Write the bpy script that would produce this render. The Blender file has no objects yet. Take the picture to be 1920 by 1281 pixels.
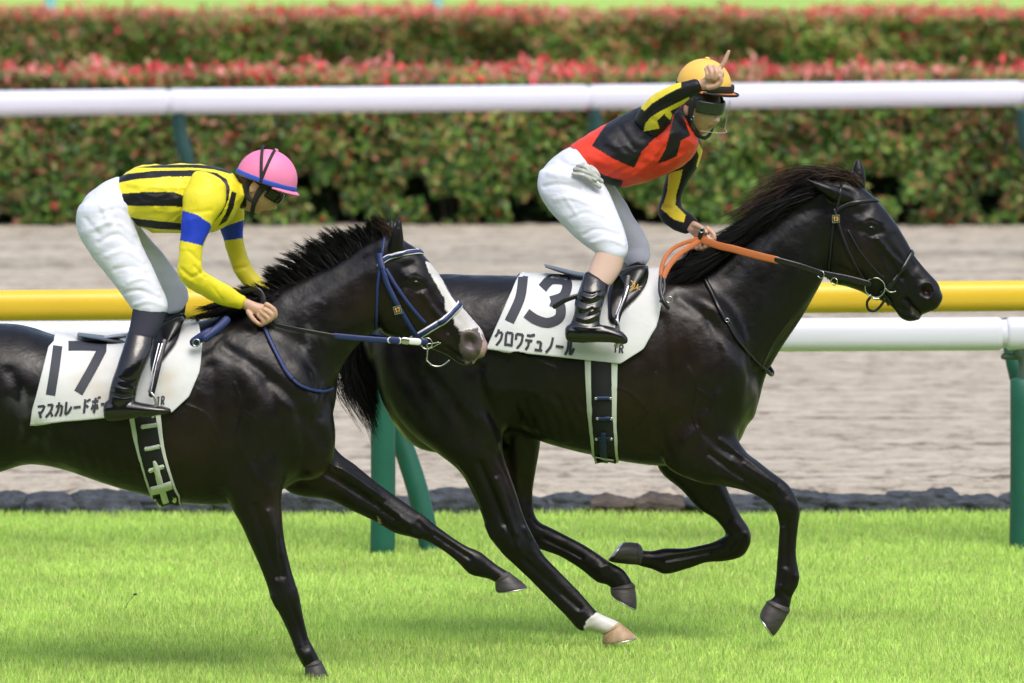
import bpy, math, random
import numpy as np
from mathutils import Vector, Matrix
from mathutils.bvhtree import BVHTree
random.seed(7); rng = np.random.default_rng(11)
S = bpy.context.scene; COL = S.collection
PI = math.pi

# ------------------------------------------------------------------ camera
F = 16000.0; TH = math.atan((640.5+475)/F); CT, ST = math.cos(TH), math.sin(TH)
CAM = np.array([0.0, -37.012, 3.989])
cd = bpy.data.cameras.new('camera'); cam = bpy.data.objects.new('camera', cd); COL.objects.link(cam)
cd.lens = 300; cd.sensor_width = 36; cd.sensor_fit = 'HORIZONTAL'; cd.clip_start = 1; cd.clip_end = 3000
cam.location = CAM; cam.rotation_euler = (PI/2-TH, 0, 0)
cd.dof.use_dof = True; cd.dof.focus_distance = 37.2; cd.dof.aperture_fstop = 4.2
S.camera = cam
# ------------------------------------------------------------------ world, sun, exposure
w = bpy.data.worlds.new('World'); S.world = w; w.use_nodes = True
nt = w.node_tree; nt.nodes.clear()
sky = nt.nodes.new('ShaderNodeTexSky'); sky.sky_type = 'NISHITA'; sky.sun_disc = False
SE, SR = math.radians(58), math.radians(160)
sky.sun_elevation = SE; sky.sun_rotation = SR; sky.dust_density = 4; sky.air_density = 1.0; sky.ozone_density = 1
hs = nt.nodes.new('ShaderNodeHueSaturation'); hs.inputs['Saturation'].default_value = 0.85
bg = nt.nodes.new('ShaderNodeBackground'); bg.inputs[1].default_value = 0.15
wo = nt.nodes.new('ShaderNodeOutputWorld')
nt.links.new(sky.outputs[0], hs.inputs['Color']); nt.links.new(hs.outputs[0], bg.inputs[0]); nt.links.new(bg.outputs[0], wo.inputs[0])
sl = bpy.data.lights.new('sun', 'SUN'); sl.energy = 0.6; sl.angle = math.radians(30); sl.color = (1, .97, .92)
so = bpy.data.objects.new('sun', sl); COL.objects.link(so)
sd = Vector((math.sin(SR)*math.cos(SE), math.cos(SR)*math.cos(SE), math.sin(SE)))
so.rotation_euler = sd.to_track_quat('Z', 'Y').to_euler()
S.view_settings.view_transform = 'Standard'; S.view_settings.look = 'None'
S.view_settings.exposure = 0.82; S.view_settings.gamma = 1
S.render.engine = 'CYCLES'

# ------------------------------------------------------------------ helpers
def P(x, y, Y=0.0):
    dx = (x-960)/F; dy = (640.5-y)/F
    d = np.array([dx, CT+dy*ST, -ST+dy*CT])
    t = (Y-CAM[1])/d[1]
    return CAM+d*t
def px(v):
    r = v-CAM
    dep = r[:, 1]*CT-r[:, 2]*ST; up = r[:, 1]*ST+r[:, 2]*CT
    return np.stack([960+F*r[:, 0]/dep, 640.5-F*up/dep], 1)
def G(x, y):   # pixel -> ground point
    dx = (x-960)/F; dy = (640.5-y)/F
    d = np.array([dx, CT+dy*ST, -ST+dy*CT]); return CAM+d*(-CAM[2]/d[2])
def lin(c):
    return tuple((v/12.92 if v <= .04045 else ((v+.055)/1.055)**2.4) for v in c)
def rgb(r, g, b): return lin((r/255, g/255, b/255))
def new_mesh(name, V, Fc):
    me = bpy.data.meshes.new(name); me.from_pydata([tuple(v) for v in V], [], Fc); me.update(); return me
def fast_mesh(name, V, quads):
    V = np.asarray(V, np.float32); quads = np.asarray(quads, np.int32)
    me = bpy.data.meshes.new(name); me.vertices.add(len(V)); me.vertices.foreach_set('co', V.ravel())
    n = len(quads); k = quads.shape[1]
    me.loops.add(n*k); me.loops.foreach_set('vertex_index', quads.ravel())
    me.polygons.add(n); me.polygons.foreach_set('loop_start', np.arange(0, n*k, k, dtype=np.int32))
    me.update(calc_edges=True); me.validate(); return me
def obj(name, me, mat, parent=None, smooth=True):
    o = bpy.data.objects.new(name, me); COL.objects.link(o)
    if mat is not None:
        me.materials.clear(); me.materials.append(mat)
    if smooth: me.polygons.foreach_set('use_smooth', [True]*len(me.polygons))
    if parent is not None: o.parent = parent
    return o
def thing(name, label, cat, group=None):
    o = bpy.data.objects.new(name, None); COL.objects.link(o); o.empty_display_size = .1
    o['label'] = label; o['category'] = cat
    if group: o['group'] = group
    return o
def tag(o, label=None, cat=None, group=None, kind=None):
    if label: o['label'] = label
    if cat: o['category'] = cat
    if group: o['group'] = group
    if kind: o['kind'] = kind
    return o
def place(root, loc):   # put an Empty at the base, keeping children where they are
    root.location = loc
    for c in root.children: c.location = -Vector(loc)
class MB:
    def __init__(s): s.V = []; s.F = []
    def add(s, V, Fc):
        o = len(s.V); s.V += [tuple(v) for v in V]; s.F += [tuple(i+o for i in f) for f in Fc]
    def me(s, name='m'): return new_mesh(name, s.V, s.F)
def catmull(A, n):
    A = np.asarray(A, float); out = []
    L = len(A)
    for i in range(L-1):
        p0 = A[max(i-1, 0)]; p1 = A[i]; p2 = A[i+1]; p3 = A[min(i+2, L-1)]
        for k in range(n):
            t = k/n
            out.append(.5*((2*p1)+(-p0+p2)*t+(2*p0-5*p1+4*p2-p3)*t*t+(-p0+3*p1-3*p2+p3)*t**3))
    out.append(A[-1]); return np.array(out)
def ringloft(rings, closed_caps=True):
    n = len(rings[0]); V = np.concatenate(rings); Fc = []
    for i in range(len(rings)-1):
        for k in range(n):
            a = i*n+k; b = i*n+(k+1) % n; Fc.append((a, b, b+n, a+n))
    V = list(V)
    if closed_caps:
        Fc.append(tuple(range(n))[::-1]); m = (len(rings)-1)*n; Fc.append(tuple(range(m, m+n)))
    return V, Fc
def loft(mb, secs, Y0=0.0, n=5, seg=36, cap=(1, 1), powr=2.0, shr=1.0):
    """each section: two outline points (photo coordinates at depth Y0+off), half depth, depth offset"""
    A = []
    for s in secs:
        ax, ay, bx, by, wd = s[:5]; off = s[5] if len(s) > 5 else 0.0
        pa = P(ax, ay, Y0+off); pb = P(bx, by, Y0+off)
        c = (pa+pb)/2; A.append(np.concatenate([c, (pa-c)*shr, [wd*shr]]))
    A = catmull(A, n)
    t = np.linspace(0, 2*PI, seg, endpoint=False)
    ct = np.sign(np.cos(t))*np.abs(np.cos(t))**(2/powr); st = np.sign(np.sin(t))*np.abs(np.sin(t))**(2/powr)
    rings = []
    def ring(c, a, wd): return c[None]+ct[:, None]*a[None]+st[:, None]*np.array([[0, wd, 0]])
    def capr(c, a, wd, d, f):
        r = min(np.linalg.norm(a), wd)*f; o = []
        for ang in (25, 50, 70, 85):
            q = math.radians(ang); o.append(ring(c+d*r*math.sin(q), a*math.cos(q), wd*math.cos(q)))
        return o
    d0 = A[0, :3]-A[1, :3]; d0 /= np.linalg.norm(d0); d1 = A[-1, :3]-A[-2, :3]; d1 /= np.linalg.norm(d1)
    if cap[0]: rings += capr(A[0, :3], A[0, 3:6], A[0, 6], d0, cap[0])[::-1]
    for r in A: rings.append(ring(r[:3], r[3:6], r[6]))
    if cap[1]: rings += capr(A[-1, :3], A[-1, 3:6], A[-1, 6], d1, cap[1])
    mb.add(*ringloft(rings))
def tube(mb, pts, rad, n=5, seg=14, flat=1.0, up=(0, 1, 0), cap=1):
    """pts world points, rad list or number; flat = thickness ratio along 'up'"""
    pts = np.asarray(pts, float); rad = np.full(len(pts), rad) if np.isscalar(rad) else np.asarray(rad, float)
    A = catmull(np.column_stack([pts, rad]), n) if len(pts) > 1 else None
    c = A[:, :3]; r = A[:, 3]; T = np.gradient(c, axis=0); T /= np.linalg.norm(T, axis=1)[:, None]+1e-12
    u = np.array(up, float); rings = []; t = np.linspace(0, 2*PI, seg, endpoint=False)
    def ring(i, cc, rr):
        b = u-T[i]*np.dot(u, T[i]); nb = np.linalg.norm(b)
        b = b/nb if nb > 1e-4 else np.cross(T[i], [1, 0, 0]); a = np.cross(b, T[i])
        return cc[None]+rr*(np.cos(t)[:, None]*a[None]+flat*np.sin(t)[:, None]*b[None])
    if cap:
        for q in (80, 50, 25): q = math.radians(q); rings.append(ring(0, c[0]-T[0]*r[0]*math.sin(q)*cap, r[0]*math.cos(q)))
    for i in range(len(c)): rings.append(ring(i, c[i], r[i]))
    if cap:
        for q in (25, 50, 80): q = math.radians(q); rings.append(ring(-1, c[-1]+T[-1]*r[-1]*math.sin(q)*cap, r[-1]*math.cos(q)))
    mb.add(*ringloft(rings))
def chain(L, Y0): return [P(p[0], p[1], Y0+(p[2] if len(p) > 2 else 0)) for p in L]
def ellipsoid(mb, c, R, M=None, nu=20, nv=14):
    rings = []
    for j in range(1, nv):
        q = PI*j/nv; r = [(R[0]*math.sin(q)*math.cos(a), R[1]*math.sin(q)*math.sin(a), R[2]*math.cos(q)) for a in np.linspace(0, 2*PI, nu, endpoint=False)]
        r = np.array(r)
        if M is not None: r = r@np.array(M).T
        rings.append(r+np.asarray(c)[None])
    mb.add(*ringloft(rings))
def remesh(mb, vox, it=8, fac=.5):
    me = mb.me('tmp'); o = bpy.data.objects.new('tmp', me); COL.objects.link(o)
    m = o.modifiers.new('r', 'REMESH'); m.mode = 'VOXEL'; m.voxel_size = vox; m.adaptivity = 0
    if it:
        m = o.modifiers.new('s', 'SMOOTH'); m.factor = fac; m.iterations = it
    dg = bpy.context.evaluated_depsgraph_get(); dg.update()
    out = bpy.data.meshes.new_from_object(o.evaluated_get(dg)); bpy.data.objects.remove(o); bpy.data.meshes.remove(me)
    return out
def smooth(me, pairs=14, extra=None, n2=40):
    V = getV(me); E = np.empty(len(me.edges)*2, np.int32); me.edges.foreach_get('vertices', E); E = E.reshape(-1, 2); n = len(V)
    i = np.concatenate([E[:, 0], E[:, 1]]); j = np.concatenate([E[:, 1], E[:, 0]]); deg = np.maximum(np.bincount(i, minlength=n), 1)[:, None]
    def lap(V): return np.stack([np.bincount(i, V[j, k], n) for k in range(3)], 1)/deg-V
    for _ in range(pairs): V = V+.55*lap(V); V = V-.57*lap(V)
    if extra is not None:
        w_ = extra(V)[:, None]
        for _ in range(n2): V = V+.6*w_*lap(V)
    setV(me, V)
def getV(me):
    a = np.empty(len(me.vertices)*3, np.float32); me.vertices.foreach_get('co', a); return a.reshape(-1, 3).astype(float)
def getN(me):
    a = np.empty(len(me.vertices)*3, np.float32); me.vertex_normals.foreach_get('vector', a); return a.reshape(-1, 3).astype(float)
def setV(me, V): me.vertices.foreach_set('co', V.astype(np.float32).ravel()); me.update()
def segdist(q, poly):
    d = np.full(len(q), 1e9)
    for i in range(len(poly)-1):
        a = np.array(poly[i], float); b = np.array(poly[i+1], float); ab = b-a
        t = np.clip(((q-a)@ab)/(ab@ab+1e-9), 0, 1); d = np.minimum(d, np.linalg.norm(q-(a+t[:, None]*ab), axis=1))
    return d
def inpoly(q, poly):
    ins = np.zeros(len(q), bool); n = len(poly); x, y = q[:, 0], q[:, 1]; j = n-1
    for i in range(n):
        xi, yi = poly[i]; xj, yj = poly[j]
        c = ((yi > y) != (yj > y)) & (x < (xj-xi)*(y-yi)/((yj-yi) if yj != yi else 1e-9)+xi); ins ^= c; j = i
    return ins
def sculpt(me, strokes, Y0, yr=None):
    """strokes: (polyline, sigma, height in m [, (ymin,ymax) rel Y0]) raised or cut along the normal on both flanks"""
    V = getV(me); N = getN(me); q = px(V); D = np.zeros(len(V))
    side = np.clip(np.abs(N[:, 1])*1.6, 0, 1)
    for s in strokes:
        pl, sg, h = s[:3]
        pl = catmull(pl, 4) if len(pl) > 2 else pl
        m = np.exp(-segdist(q, pl)**2/(2*sg*sg))*h
        if len(s) > 3: m *= 1.6* ((V[:, 1]-Y0 > s[3][0]) & (V[:, 1]-Y0 < s[3][1]))
        D += m*side
    setV(me, V+N*D[:, None])
def wob(V, sc, seed=0, oct=3):
    r = np.random.default_rng(seed); o = np.zeros(len(V)); a = 1.0
    for k in range(oct):
        for j in range(5):
            d = r.normal(size=3); d /= np.linalg.norm(d); o += a*np.sin(V@d*sc*(2**k)*(0.8+.5*r.random())*2*PI+r.random()*6.28)/5
        a *= .5
    return o
def setcol(me, C):
    a = me.color_attributes.new('Col', 'FLOAT_COLOR', 'POINT'); C4 = np.ones((len(C), 4), np.float32); C4[:, :3] = C
    a.data.foreach_set('color', C4.ravel())
def paint(me, base, regs):
    V = getV(me); q = px(V); C = np.tile(np.array(base, float), (len(V), 1))
    for poly, c in regs: C[inpoly(q, poly)] = c
    setcol(me, C); return C
def bvh_of(me):
    V = getV(me); return BVHTree.FromPolygons([tuple(v) for v in V], [tuple(p.vertices) for p in me.polygons])
def hit(bvh, x, y, Yd, off=.0):
    p = P(x, y, Yd); d = Vector(p-CAM).normalized()
    r = bvh.ray_cast(Vector(CAM), d)
    if r[0] is None: return None
    return np.array(r[0])+np.array(r[1])*off
def grid_mesh(G_, closed=False):
    n = len(G_); m = len(G_[0]); V = [p for r in G_ for p in r]; Fc = []
    for i in range(n if closed else n-1):
        for k in range(m-1):
            a = i*m+k; b = ((i+1) % n)*m+k; Fc.append((a, b, b+1, a+1))
    return V, Fc
def resample(path, step):
    path = np.asarray(path, float); c = catmull(path, 12) if len(path) > 2 else np.array([path[0]+(path[1]-path[0])*t for t in np.linspace(0, 1, 20)])
    d = np.concatenate([[0], np.cumsum(np.linalg.norm(np.diff(c[:, :2], axis=0), axis=1))]); n = max(2, int(d[-1]/step)+1)
    t = np.linspace(0, d[-1], n); return np.column_stack([np.interp(t, d, c[:, k]) for k in range(c.shape[1])])
def surf_strap(mb, bvh, path, hw, Y0, off=.006, step=3, cols=3, mirror=False):
    """flat strap lying on a surface, along a line seen from the side"""
    c = resample(path, step); T = np.gradient(c[:, :2], axis=0); T /= np.linalg.norm(T, axis=1)[:, None]+1e-9
    N = np.column_stack([-T[:, 1], T[:, 0]]); hwv = c[:, 2] if c.shape[1] > 2 else np.full(len(c), hw)
    rows = []; last = None
    for i in range(len(c)):
        row = []
        for k in np.linspace(-1, 1, cols):
            q = c[i, :2]+N[i]*k*hwv[i]; h = hit(bvh, q[0], q[1], Y0, off)
            if h is None: h = P(q[0], q[1], last if last is not None else Y0)
            last = h[1]; row.append(h)
        rows.append(row)
    mb.add(*grid_mesh(rows))
    if mirror:
        rows2 = []
        for r in rows:
            rr = []
            for p in r:
                z = bvh.ray_cast(Vector((p[0], Y0+3, p[2])), Vector((0, -1, 0)))
                rr.append(np.array(z[0])+np.array(z[1])*off if z[0] is not None else np.array([p[0], 2*Y0-p[1], p[2]]))
            rows2.append(rr[::-1])
        if mirror == 'belly':
            a, b = rows[-1], rows2[-1][::-1]; br = []
            for f in np.linspace(0, 1, 16)[1:-1]:
                rr = []
                for k in range(len(a)):
                    p = a[k]+(b[k]-a[k])*f; z = bvh.ray_cast(Vector((p[0], p[1], -1)), Vector((0, 0, 1)))
                    rr.append(np.array([p[0], p[1], min(z[0].z-off if z[0] is not None else p[2], p[2])]))
                br.append(rr)
            mb.V = []; mb.F = []; mb.add(*grid_mesh(rows+br+[r[::-1] for r in rows2[::-1]]))
        else:
            m2 = MB(); m2.add(*grid_mesh(rows2)); return m2
def loop_strap(mb, bvh, p0, p1, hw, Y0, off=.006, bow=0, cols=3, n=72, half=False):
    a = P(*p0, Y0); b = P(*p1, Y0); c = b if half else (a+b)/2; u = (a-b)/np.linalg.norm(a-b); v = np.array([0, 1, 0.]); wv = np.cross(u, v)
    s = 1/430.0; rows = []
    for i in range(n):
        t = (-PI/2+PI*i/(n-1)) if half else 2*PI*i/n; row = []
        d = u*math.cos(t)+v*math.sin(t)
        for k in np.linspace(-1, 1, cols):
            o = c+wv*(k*hw*s+bow*s*(math.sin(2*abs(t)) if half else abs(math.sin(t))))
            r = bvh.ray_cast(Vector(o), Vector(d))
            row.append(np.array(r[0])+np.array(r[1])*off if r[0] is not None else (rows[-1][len(row)] if rows else o+d*.1))
        rows.append(row)
    mb.add(*grid_mesh(rows, closed=not half))
def solid(o, th, off=-1):
    m = o.modifiers.new('s', 'SOLIDIFY'); m.thickness = th; m.offset = off; return o
def ring_(mb, c, r, rad, nrm=(0, 1, 0), seg=28):
    n = Vector(nrm).normalized(); a = n.orthogonal().normalized(); b = n.cross(a); rings = []
    for i in range(seg):
        t = 2*PI*i/seg; d = a*math.cos(t)+b*math.sin(t)
        rings.append([tuple(Vector(c)+d*(r+rad*math.cos(q))+n*rad*math.sin(q)) for q in np.linspace(0, 2*PI, 8, endpoint=False)])
    V = [p for r_ in rings for p in r_]; Fc = []
    for i in range(seg):
        for k in range(8): Fc.append((i*8+k, i*8+(k+1) % 8, ((i+1) % seg)*8+(k+1) % 8, ((i+1) % seg)*8+k))
    mb.add(V, Fc)

# ------------------------------------------------------------------ materials
def mat(name, col=(.5, .5, .5), rough=.5, metal=0, attr=False, bump=None, var=None, spec=.5, sheen=0, coat=0, trans=None, stretch=(1, 1, 1)):
    m = bpy.data.materials.new(name); m.use_nodes = True; t = m.node_tree; b = t.nodes['Principled BSDF']
    b.inputs['Base Color'].default_value = (*col, 1); b.inputs['Roughness'].default_value = rough; b.inputs['Metallic'].default_value = metal
    b.inputs['Specular IOR Level'].default_value = spec; b.inputs['Sheen Weight'].default_value = sheen; b.inputs['Coat Weight'].default_value = coat
    b.inputs['Coat Roughness'].default_value = .15
    tc = t.nodes.new('ShaderNodeTexCoord'); mp = t.nodes.new('ShaderNodeMapping'); mp.inputs['Scale'].default_value = stretch
    t.links.new(tc.outputs['Object'], mp.inputs[0]); src = None
    if attr:
        a = t.nodes.new('ShaderNodeAttribute'); a.attribute_name = 'Col'; src = a.outputs['Color']
        t.links.new(src, b.inputs['Base Color'])
    if var:   # (scale, amount)
        n = t.nodes.new('ShaderNodeTexNoise'); n.inputs['Scale'].default_value = var[0]; n.inputs['Detail'].default_value = 6; t.links.new(mp.outputs[0], n.inputs[0])
        r = t.nodes.new('ShaderNodeMapRange'); r.inputs[1].default_value = .3; r.inputs[2].default_value = .7; r.inputs[3].default_value = 1-var[1]; r.inputs[4].default_value = 1+var[1]
        t.links.new(n.outputs[0], r.inputs[0])
        mx = t.nodes.new('ShaderNodeVectorMath'); mx.operation = 'SCALE'; t.links.new(r.outputs[0], mx.inputs['Scale'])
        if src: t.links.new(src, mx.inputs[0])
        else: mx.inputs[0].default_value = col
        t.links.new(mx.outputs[0], b.inputs['Base Color'])
    if bump:  # (scale, strength, distance)
        n = t.nodes.new('ShaderNodeTexNoise'); n.inputs['Scale'].default_value = bump[0]; n.inputs['Detail'].default_value = 5; t.links.new(mp.outputs[0], n.inputs[0])
        bp = t.nodes.new('ShaderNodeBump'); bp.inputs['Strength'].default_value = bump[1]; bp.inputs['Distance'].default_value = bump[2]
        t.links.new(n.outputs[0], bp.inputs['Height']); t.links.new(bp.outputs[0], b.inputs['Normal'])
    if trans:
        tr = t.nodes.new('ShaderNodeBsdfTranslucent'); ms = t.nodes.new('ShaderNodeMixShader'); ms.inputs[0].default_value = trans
        if src: t.links.new(src, tr.inputs[0])
        else: tr.inputs[0].default_value = (*col, 1)
        t.links.new(b.outputs[0], ms.inputs[1]); t.links.new(tr.outputs[0], ms.inputs[2]); t.links.new(ms.outputs[0], t.nodes['Material Output'].inputs[0])
    return m
def coatmat(name):
    m = mat(name, attr=True, rough=.38, spec=.34, var=(9, .25), bump=(70, .2, .004)); b = m.node_tree.nodes['Principled BSDF']
    b.inputs['Sheen Weight'].default_value = .0; b.inputs['Sheen Roughness'].default_value = .4
    t = m.node_tree; n = t.nodes.new('ShaderNodeTexNoise'); n.inputs['Scale'].default_value = 14; n.inputs['Detail'].default_value = 8
    r = t.nodes.new('ShaderNodeMapRange'); r.inputs[1].default_value = .35; r.inputs[2].default_value = .7; r.inputs[3].default_value = .29; r.inputs[4].default_value = .46
    tc = t.nodes.new('ShaderNodeTexCoord'); t.links.new(tc.outputs['Object'], n.inputs[0]); t.links.new(n.outputs[0], r.inputs[0]); t.links.new(r.outputs[0], b.inputs['Roughness'])
    n2 = t.nodes.new('ShaderNodeTexNoise'); n2.inputs['Scale'].default_value = 9; n2.inputs['Detail'].default_value = 3; t.links.new(tc.outputs['Object'], n2.inputs[0])
    bp = t.nodes.new('ShaderNodeBump'); bp.inputs['Strength'].default_value = .35; bp.inputs['Distance'].default_value = .02; t.links.new(n2.outputs[0], bp.inputs['Height'])
    old = b.inputs['Normal'].links[0].from_node; t.links.new(bp.outputs[0], old.inputs['Normal'])
    return m
M = dict(
    coat=coatmat('horse_coat'),
    hair=mat('mane_hair', (.004, .0035, .004), .55, attr=False, spec=.22),
    hair2=mat('brown_hair', (.040, .022, .014), .6, spec=.3),
    hoof=mat('hoof_horn', (.045, .04, .038), .5, var=(20, .4), bump=(60, .3, .003), stretch=(1, 1, 4)),
    hoofl=mat('pale_hoof', (.42, .28, .17), .5, var=(25, .3), bump=(60, .3, .003)),
    steel=mat('steel', (.6, .6, .6), .25, 1),
    eye=mat('eye', (.003, .002, .002), .12, spec=.4),
    cloth=mat('saddle_cloth', (.66, .68, .69), .75, attr=True, var=(6, .05), bump=(14, .25, .012)),
    clothd=mat('girth_sleeve', (.62, .68, .60), .8, var=(8, .12), bump=(30, .3, .006)),
    ink=mat('number_ink', (.035, .04, .055), .7),
    black=mat('black_leather', (.010, .010, .012), .28, bump=(50, .25, .003), spec=.5),
    patent=mat('polished_boot_leather', (.006, .006, .007), .14, coat=.4, bump=(22, .35, .006)),
    navy=mat('navy_strap', (.012, .028, .12), .5, bump=(80, .2, .002)),
    web=mat('dark_webbing', (.010, .010, .014), .75, bump=(120, .3, .002)),
    whitestrap=mat('white_piping', (.8, .8, .82), .5),
    orange=mat('orange_rubber_rein', (.47, .135, .035), .6, bump=(160, .4, .002)),
    skin=mat('skin', attr=True, rough=.45, var=(40, .08), bump=(120, .15, .001)),
    silk=mat('racing_silk', attr=True, rough=.45, spec=.35, var=(10, .07), bump=(8, .4, .02), stretch=(1.3, 1, .8)),
    breech=mat('white_breeches', (.78, .82, .95), .6, var=(8, .03), bump=(9, .5, .016), stretch=(.5, 1, 1.9), trans=.12),
    navysock=mat('navy_stocking', (.012, .014, .028), .8, bump=(60, .2, .002)),
    tan=mat('tan_stocking', (.50, .36, .28), .7, bump=(90, .2, .002)),
    pink=mat('pink_cap_cloth', (.82, .22, .42), .55, var=(10, .05), bump=(20, .25, .004)),
    blue=mat('blue_band', (.03, .09, .55), .5),
    yellowcap=mat('yellow_cap_cloth', (.88, .52, .10), .55, var=(10, .05), bump=(20, .25, .004)),
    orangebrim=mat('orange_brim', (.75, .22, .03), .5),
    elastic=mat('black_elastic', (.012, .012, .014), .7),
    goggle=mat('goggle_lens', (.010, .014, .012), .22, spec=.45),
    glove=mat('grey_glove', (.45, .47, .46), .8, var=(30, .3), bump=(40, .6, .01)),
    gold=mat('gold_thread', (.6, .38, .1), .4),
    tagc=mat('number_tag_plate', (.08, .07, .07), .4),
    tago=mat('tag_digit', (.9, .45, .05), .5),
    railw=mat('white_rail', (.68, .69, .80), .35, var=(3, .05), bump=(6, .15, .01), stretch=(.3, 1, 1)),
    raily=mat('yellow_rail', (.74, .50, .03), .38, var=(3, .04)),
    post=mat('green_post_padding', (.010, .105, .072), .5, var=(5, .12), bump=(10, .3, .01)),
    postd=mat('dark_green_post', (.008, .05, .045), .45, var=(5, .12)),
    metal=mat('bracket_metal', (.06, .10, .085), .5),
    bluepost=mat('light_blue_post', (.22, .50, .60), .5),
    leaf=mat('hedge_leaf', attr=True, rough=.45, spec=.35, trans=.25),
    leafd=mat('shade_dark_hedge_leaf', attr=True, rough=.6, spec=.2),
    twig=mat('hedge_twig', (.05, .04, .035), .8),
    grass=mat('grass_blade', attr=True, rough=.5, spec=.25, trans=.35),
)
def marble():   # clear visor
    m = bpy.data.materials.new('clear_visor'); m.use_nodes = True; t = m.node_tree; b = t.nodes['Principled BSDF']
    b.inputs['Base Color'].default_value = (.9, .93, .93, 1); b.inputs['Roughness'].default_value = .06
    tr = t.nodes.new('ShaderNodeBsdfTransparent'); tr.inputs[0].default_value = (.93, .96, .96, 1); gl_ = t.nodes.new('ShaderNodeBsdfGlossy'); gl_.inputs['Roughness'].default_value = .2; ms = t.nodes.new('ShaderNodeMixShader'); ms.inputs[0].default_value = .05; gl_.inputs[0].default_value = (.75, .85, 1, 1)
    t.links.new(tr.outputs[0], ms.inputs[1]); t.links.new(gl_.outputs[0], ms.inputs[2]); t.links.new(ms.outputs[0], t.nodes['Material Output'].inputs[0]); return m
M['visor'] = marble()

# ================================================================== SETTING
def ground_mat():
    m = mat('far_grass', (.10, .13, .05), .9, var=(.4, .25)); return m
def plane(name, x0, x1, y0, y1, z, m, nx=1, ny=1):
    V = []; 
    for j in range(ny+1):
        for i in range(nx+1): V.append((x0+(x1-x0)*i/nx, y0+(y1-y0)*j/ny, z))
    Fc = [(j*(nx+1)+i, j*(nx+1)+i+1, (j+1)*(nx+1)+i+1, (j+1)*(nx+1)+i) for j in range(ny) for i in range(nx)]
    o = obj(name, new_mesh(name, V, Fc), m, smooth=False); o['kind'] = 'structure'; return o
plane('ground', -1500, 1500, -120, 2600, -.03, ground_mat())
YK = G(960, 969)[1]          # grass edge / kerb
YH = G(960, 430)[1]          # hedge foot
soil = mat('turf_soil', (.22, .31, .075), .95, var=(2, .3), bump=(30, .6, .02))
plane('turf', -40, 40, -45, YK+.05, 0, soil)
lawn = mat('infield_lawn', (.30, .46, .08), .95, var=(.25, .12))
plane('lawn', -120, 120, YH+2.2, YH+400, .004, lawn)
# --- sand
def sandmat():
    m = bpy.data.materials.new('raked_sand'); m.use_nodes = True; t = m.node_tree; b = t.nodes['Principled BSDF']; b.inputs['Roughness'].default_value = .95
    b.inputs['Specular IOR Level'].default_value = .15
    tc = t.nodes.new('ShaderNodeTexCoord')
    def noise(sc, st, det=6, ro=.6):
        mp = t.nodes.new('ShaderNodeMapping'); mp.inputs['Scale'].default_value = st; n = t.nodes.new('ShaderNodeTexNoise')
        n.inputs['Scale'].default_value = sc; n.inputs['Detail'].default_value = det; n.inputs['Roughness'].default_value = ro
        t.links.new(tc.outputs['Object'], mp.inputs[0]); t.links.new(mp.outputs[0], n.inputs[0]); return n.outputs[0]
    n1 = noise(8.5, (.55, .5, 1), 7, .65); n2 = noise(2.4, (.03, 1.9, 1), 5); n3 = noise(16, (1, .6, 1), 5, .75)
    cr = t.nodes.new('ShaderNodeValToRGB'); e = cr.color_ramp.elements
    e[0].position = .40; e[0].color = (.13, .105, .08, 1); e[1].position = .57; e[1].color = (.47, .42, .34, 1)
    x = cr.color_ramp.elements.new(.48); x.color = (.36, .32, .255, 1)
    a = t.nodes.new('ShaderNodeMath'); a.operation = 'MULTIPLY_ADD'; a.inputs[1].default_value = .36; t.links.new(n1, a.inputs[0])
    a2 = t.nodes.new('ShaderNodeMath'); a2.operation = 'MULTIPLY_ADD'; a2.inputs[1].default_value = .38; t.links.new(n2, a2.inputs[0])
    a3 = t.nodes.new('ShaderNodeMath'); a3.operation = 'MULTIPLY'; a3.inputs[1].default_value = .26; t.links.new(n3, a3.inputs[0])
    t.links.new(a3.outputs[0], a2.inputs[2]); t.links.new(a2.outputs[0], a.inputs[2]); t.links.new(a.outputs[0], cr.inputs[0]); t.links.new(cr.outputs[0], b.inputs['Base Color'])
    bp = t.nodes.new('ShaderNodeBump'); bp.inputs['Strength'].default_value = .5; bp.inputs['Distance'].default_value = .02; t.links.new(n3, bp.inputs['Height']); t.links.new(bp.outputs[0], b.inputs['Normal'])
    return m
nx, ny = 520, 900; X = np.linspace(-11, 11, nx); Yv = YK+.25+(YH+1.5-YK-.25)*np.linspace(0, 1, ny)**1.5
XX, YY = np.meshgrid(X, Yv); q = np.column_stack([XX.ravel(), YY.ravel()*.8, np.zeros(XX.size)])
Z = .004*wob(q, 1.3, 1, 4)+.004*wob(q*[.7, 1, 1], 6, 14, 2)+.018*np.maximum(0, wob(q*[1, 1.6, 1], 3.1, 2, 3)-.22)*(1+1.2*np.exp(-((YY.ravel()-YK)/3)**2))+.007*wob(q*[.12, 1, 1], 2.6, 3, 3)
dY = YY.ravel()-YK; Z += .05*np.exp(-((dY-1.1)/.35)**2)+.02+.07*np.maximum(0, wob(q*[1, 1, 1], 2.2, 8, 4)-.1)*np.exp(-((dY-.55)/.4)**2)
Z -= .10*np.clip((.5-dY)/.3, 0, 1)*0
quads = (np.arange(ny-1)[:, None]*nx+np.arange(nx-1)[None]).ravel(); quads = np.stack([quads, quads+1, quads+1+nx, quads+nx], 1)
sand = obj('sand_track', fast_mesh('sand', np.column_stack([XX.ravel(), YY.ravel(), Z+.01]), quads), sandmat()); sand['kind'] = 'structure'
plane('sand_border', -120, 120, YK+.1, YH+2.4, -.02, M_s if False else sand.data.materials[0])
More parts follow.
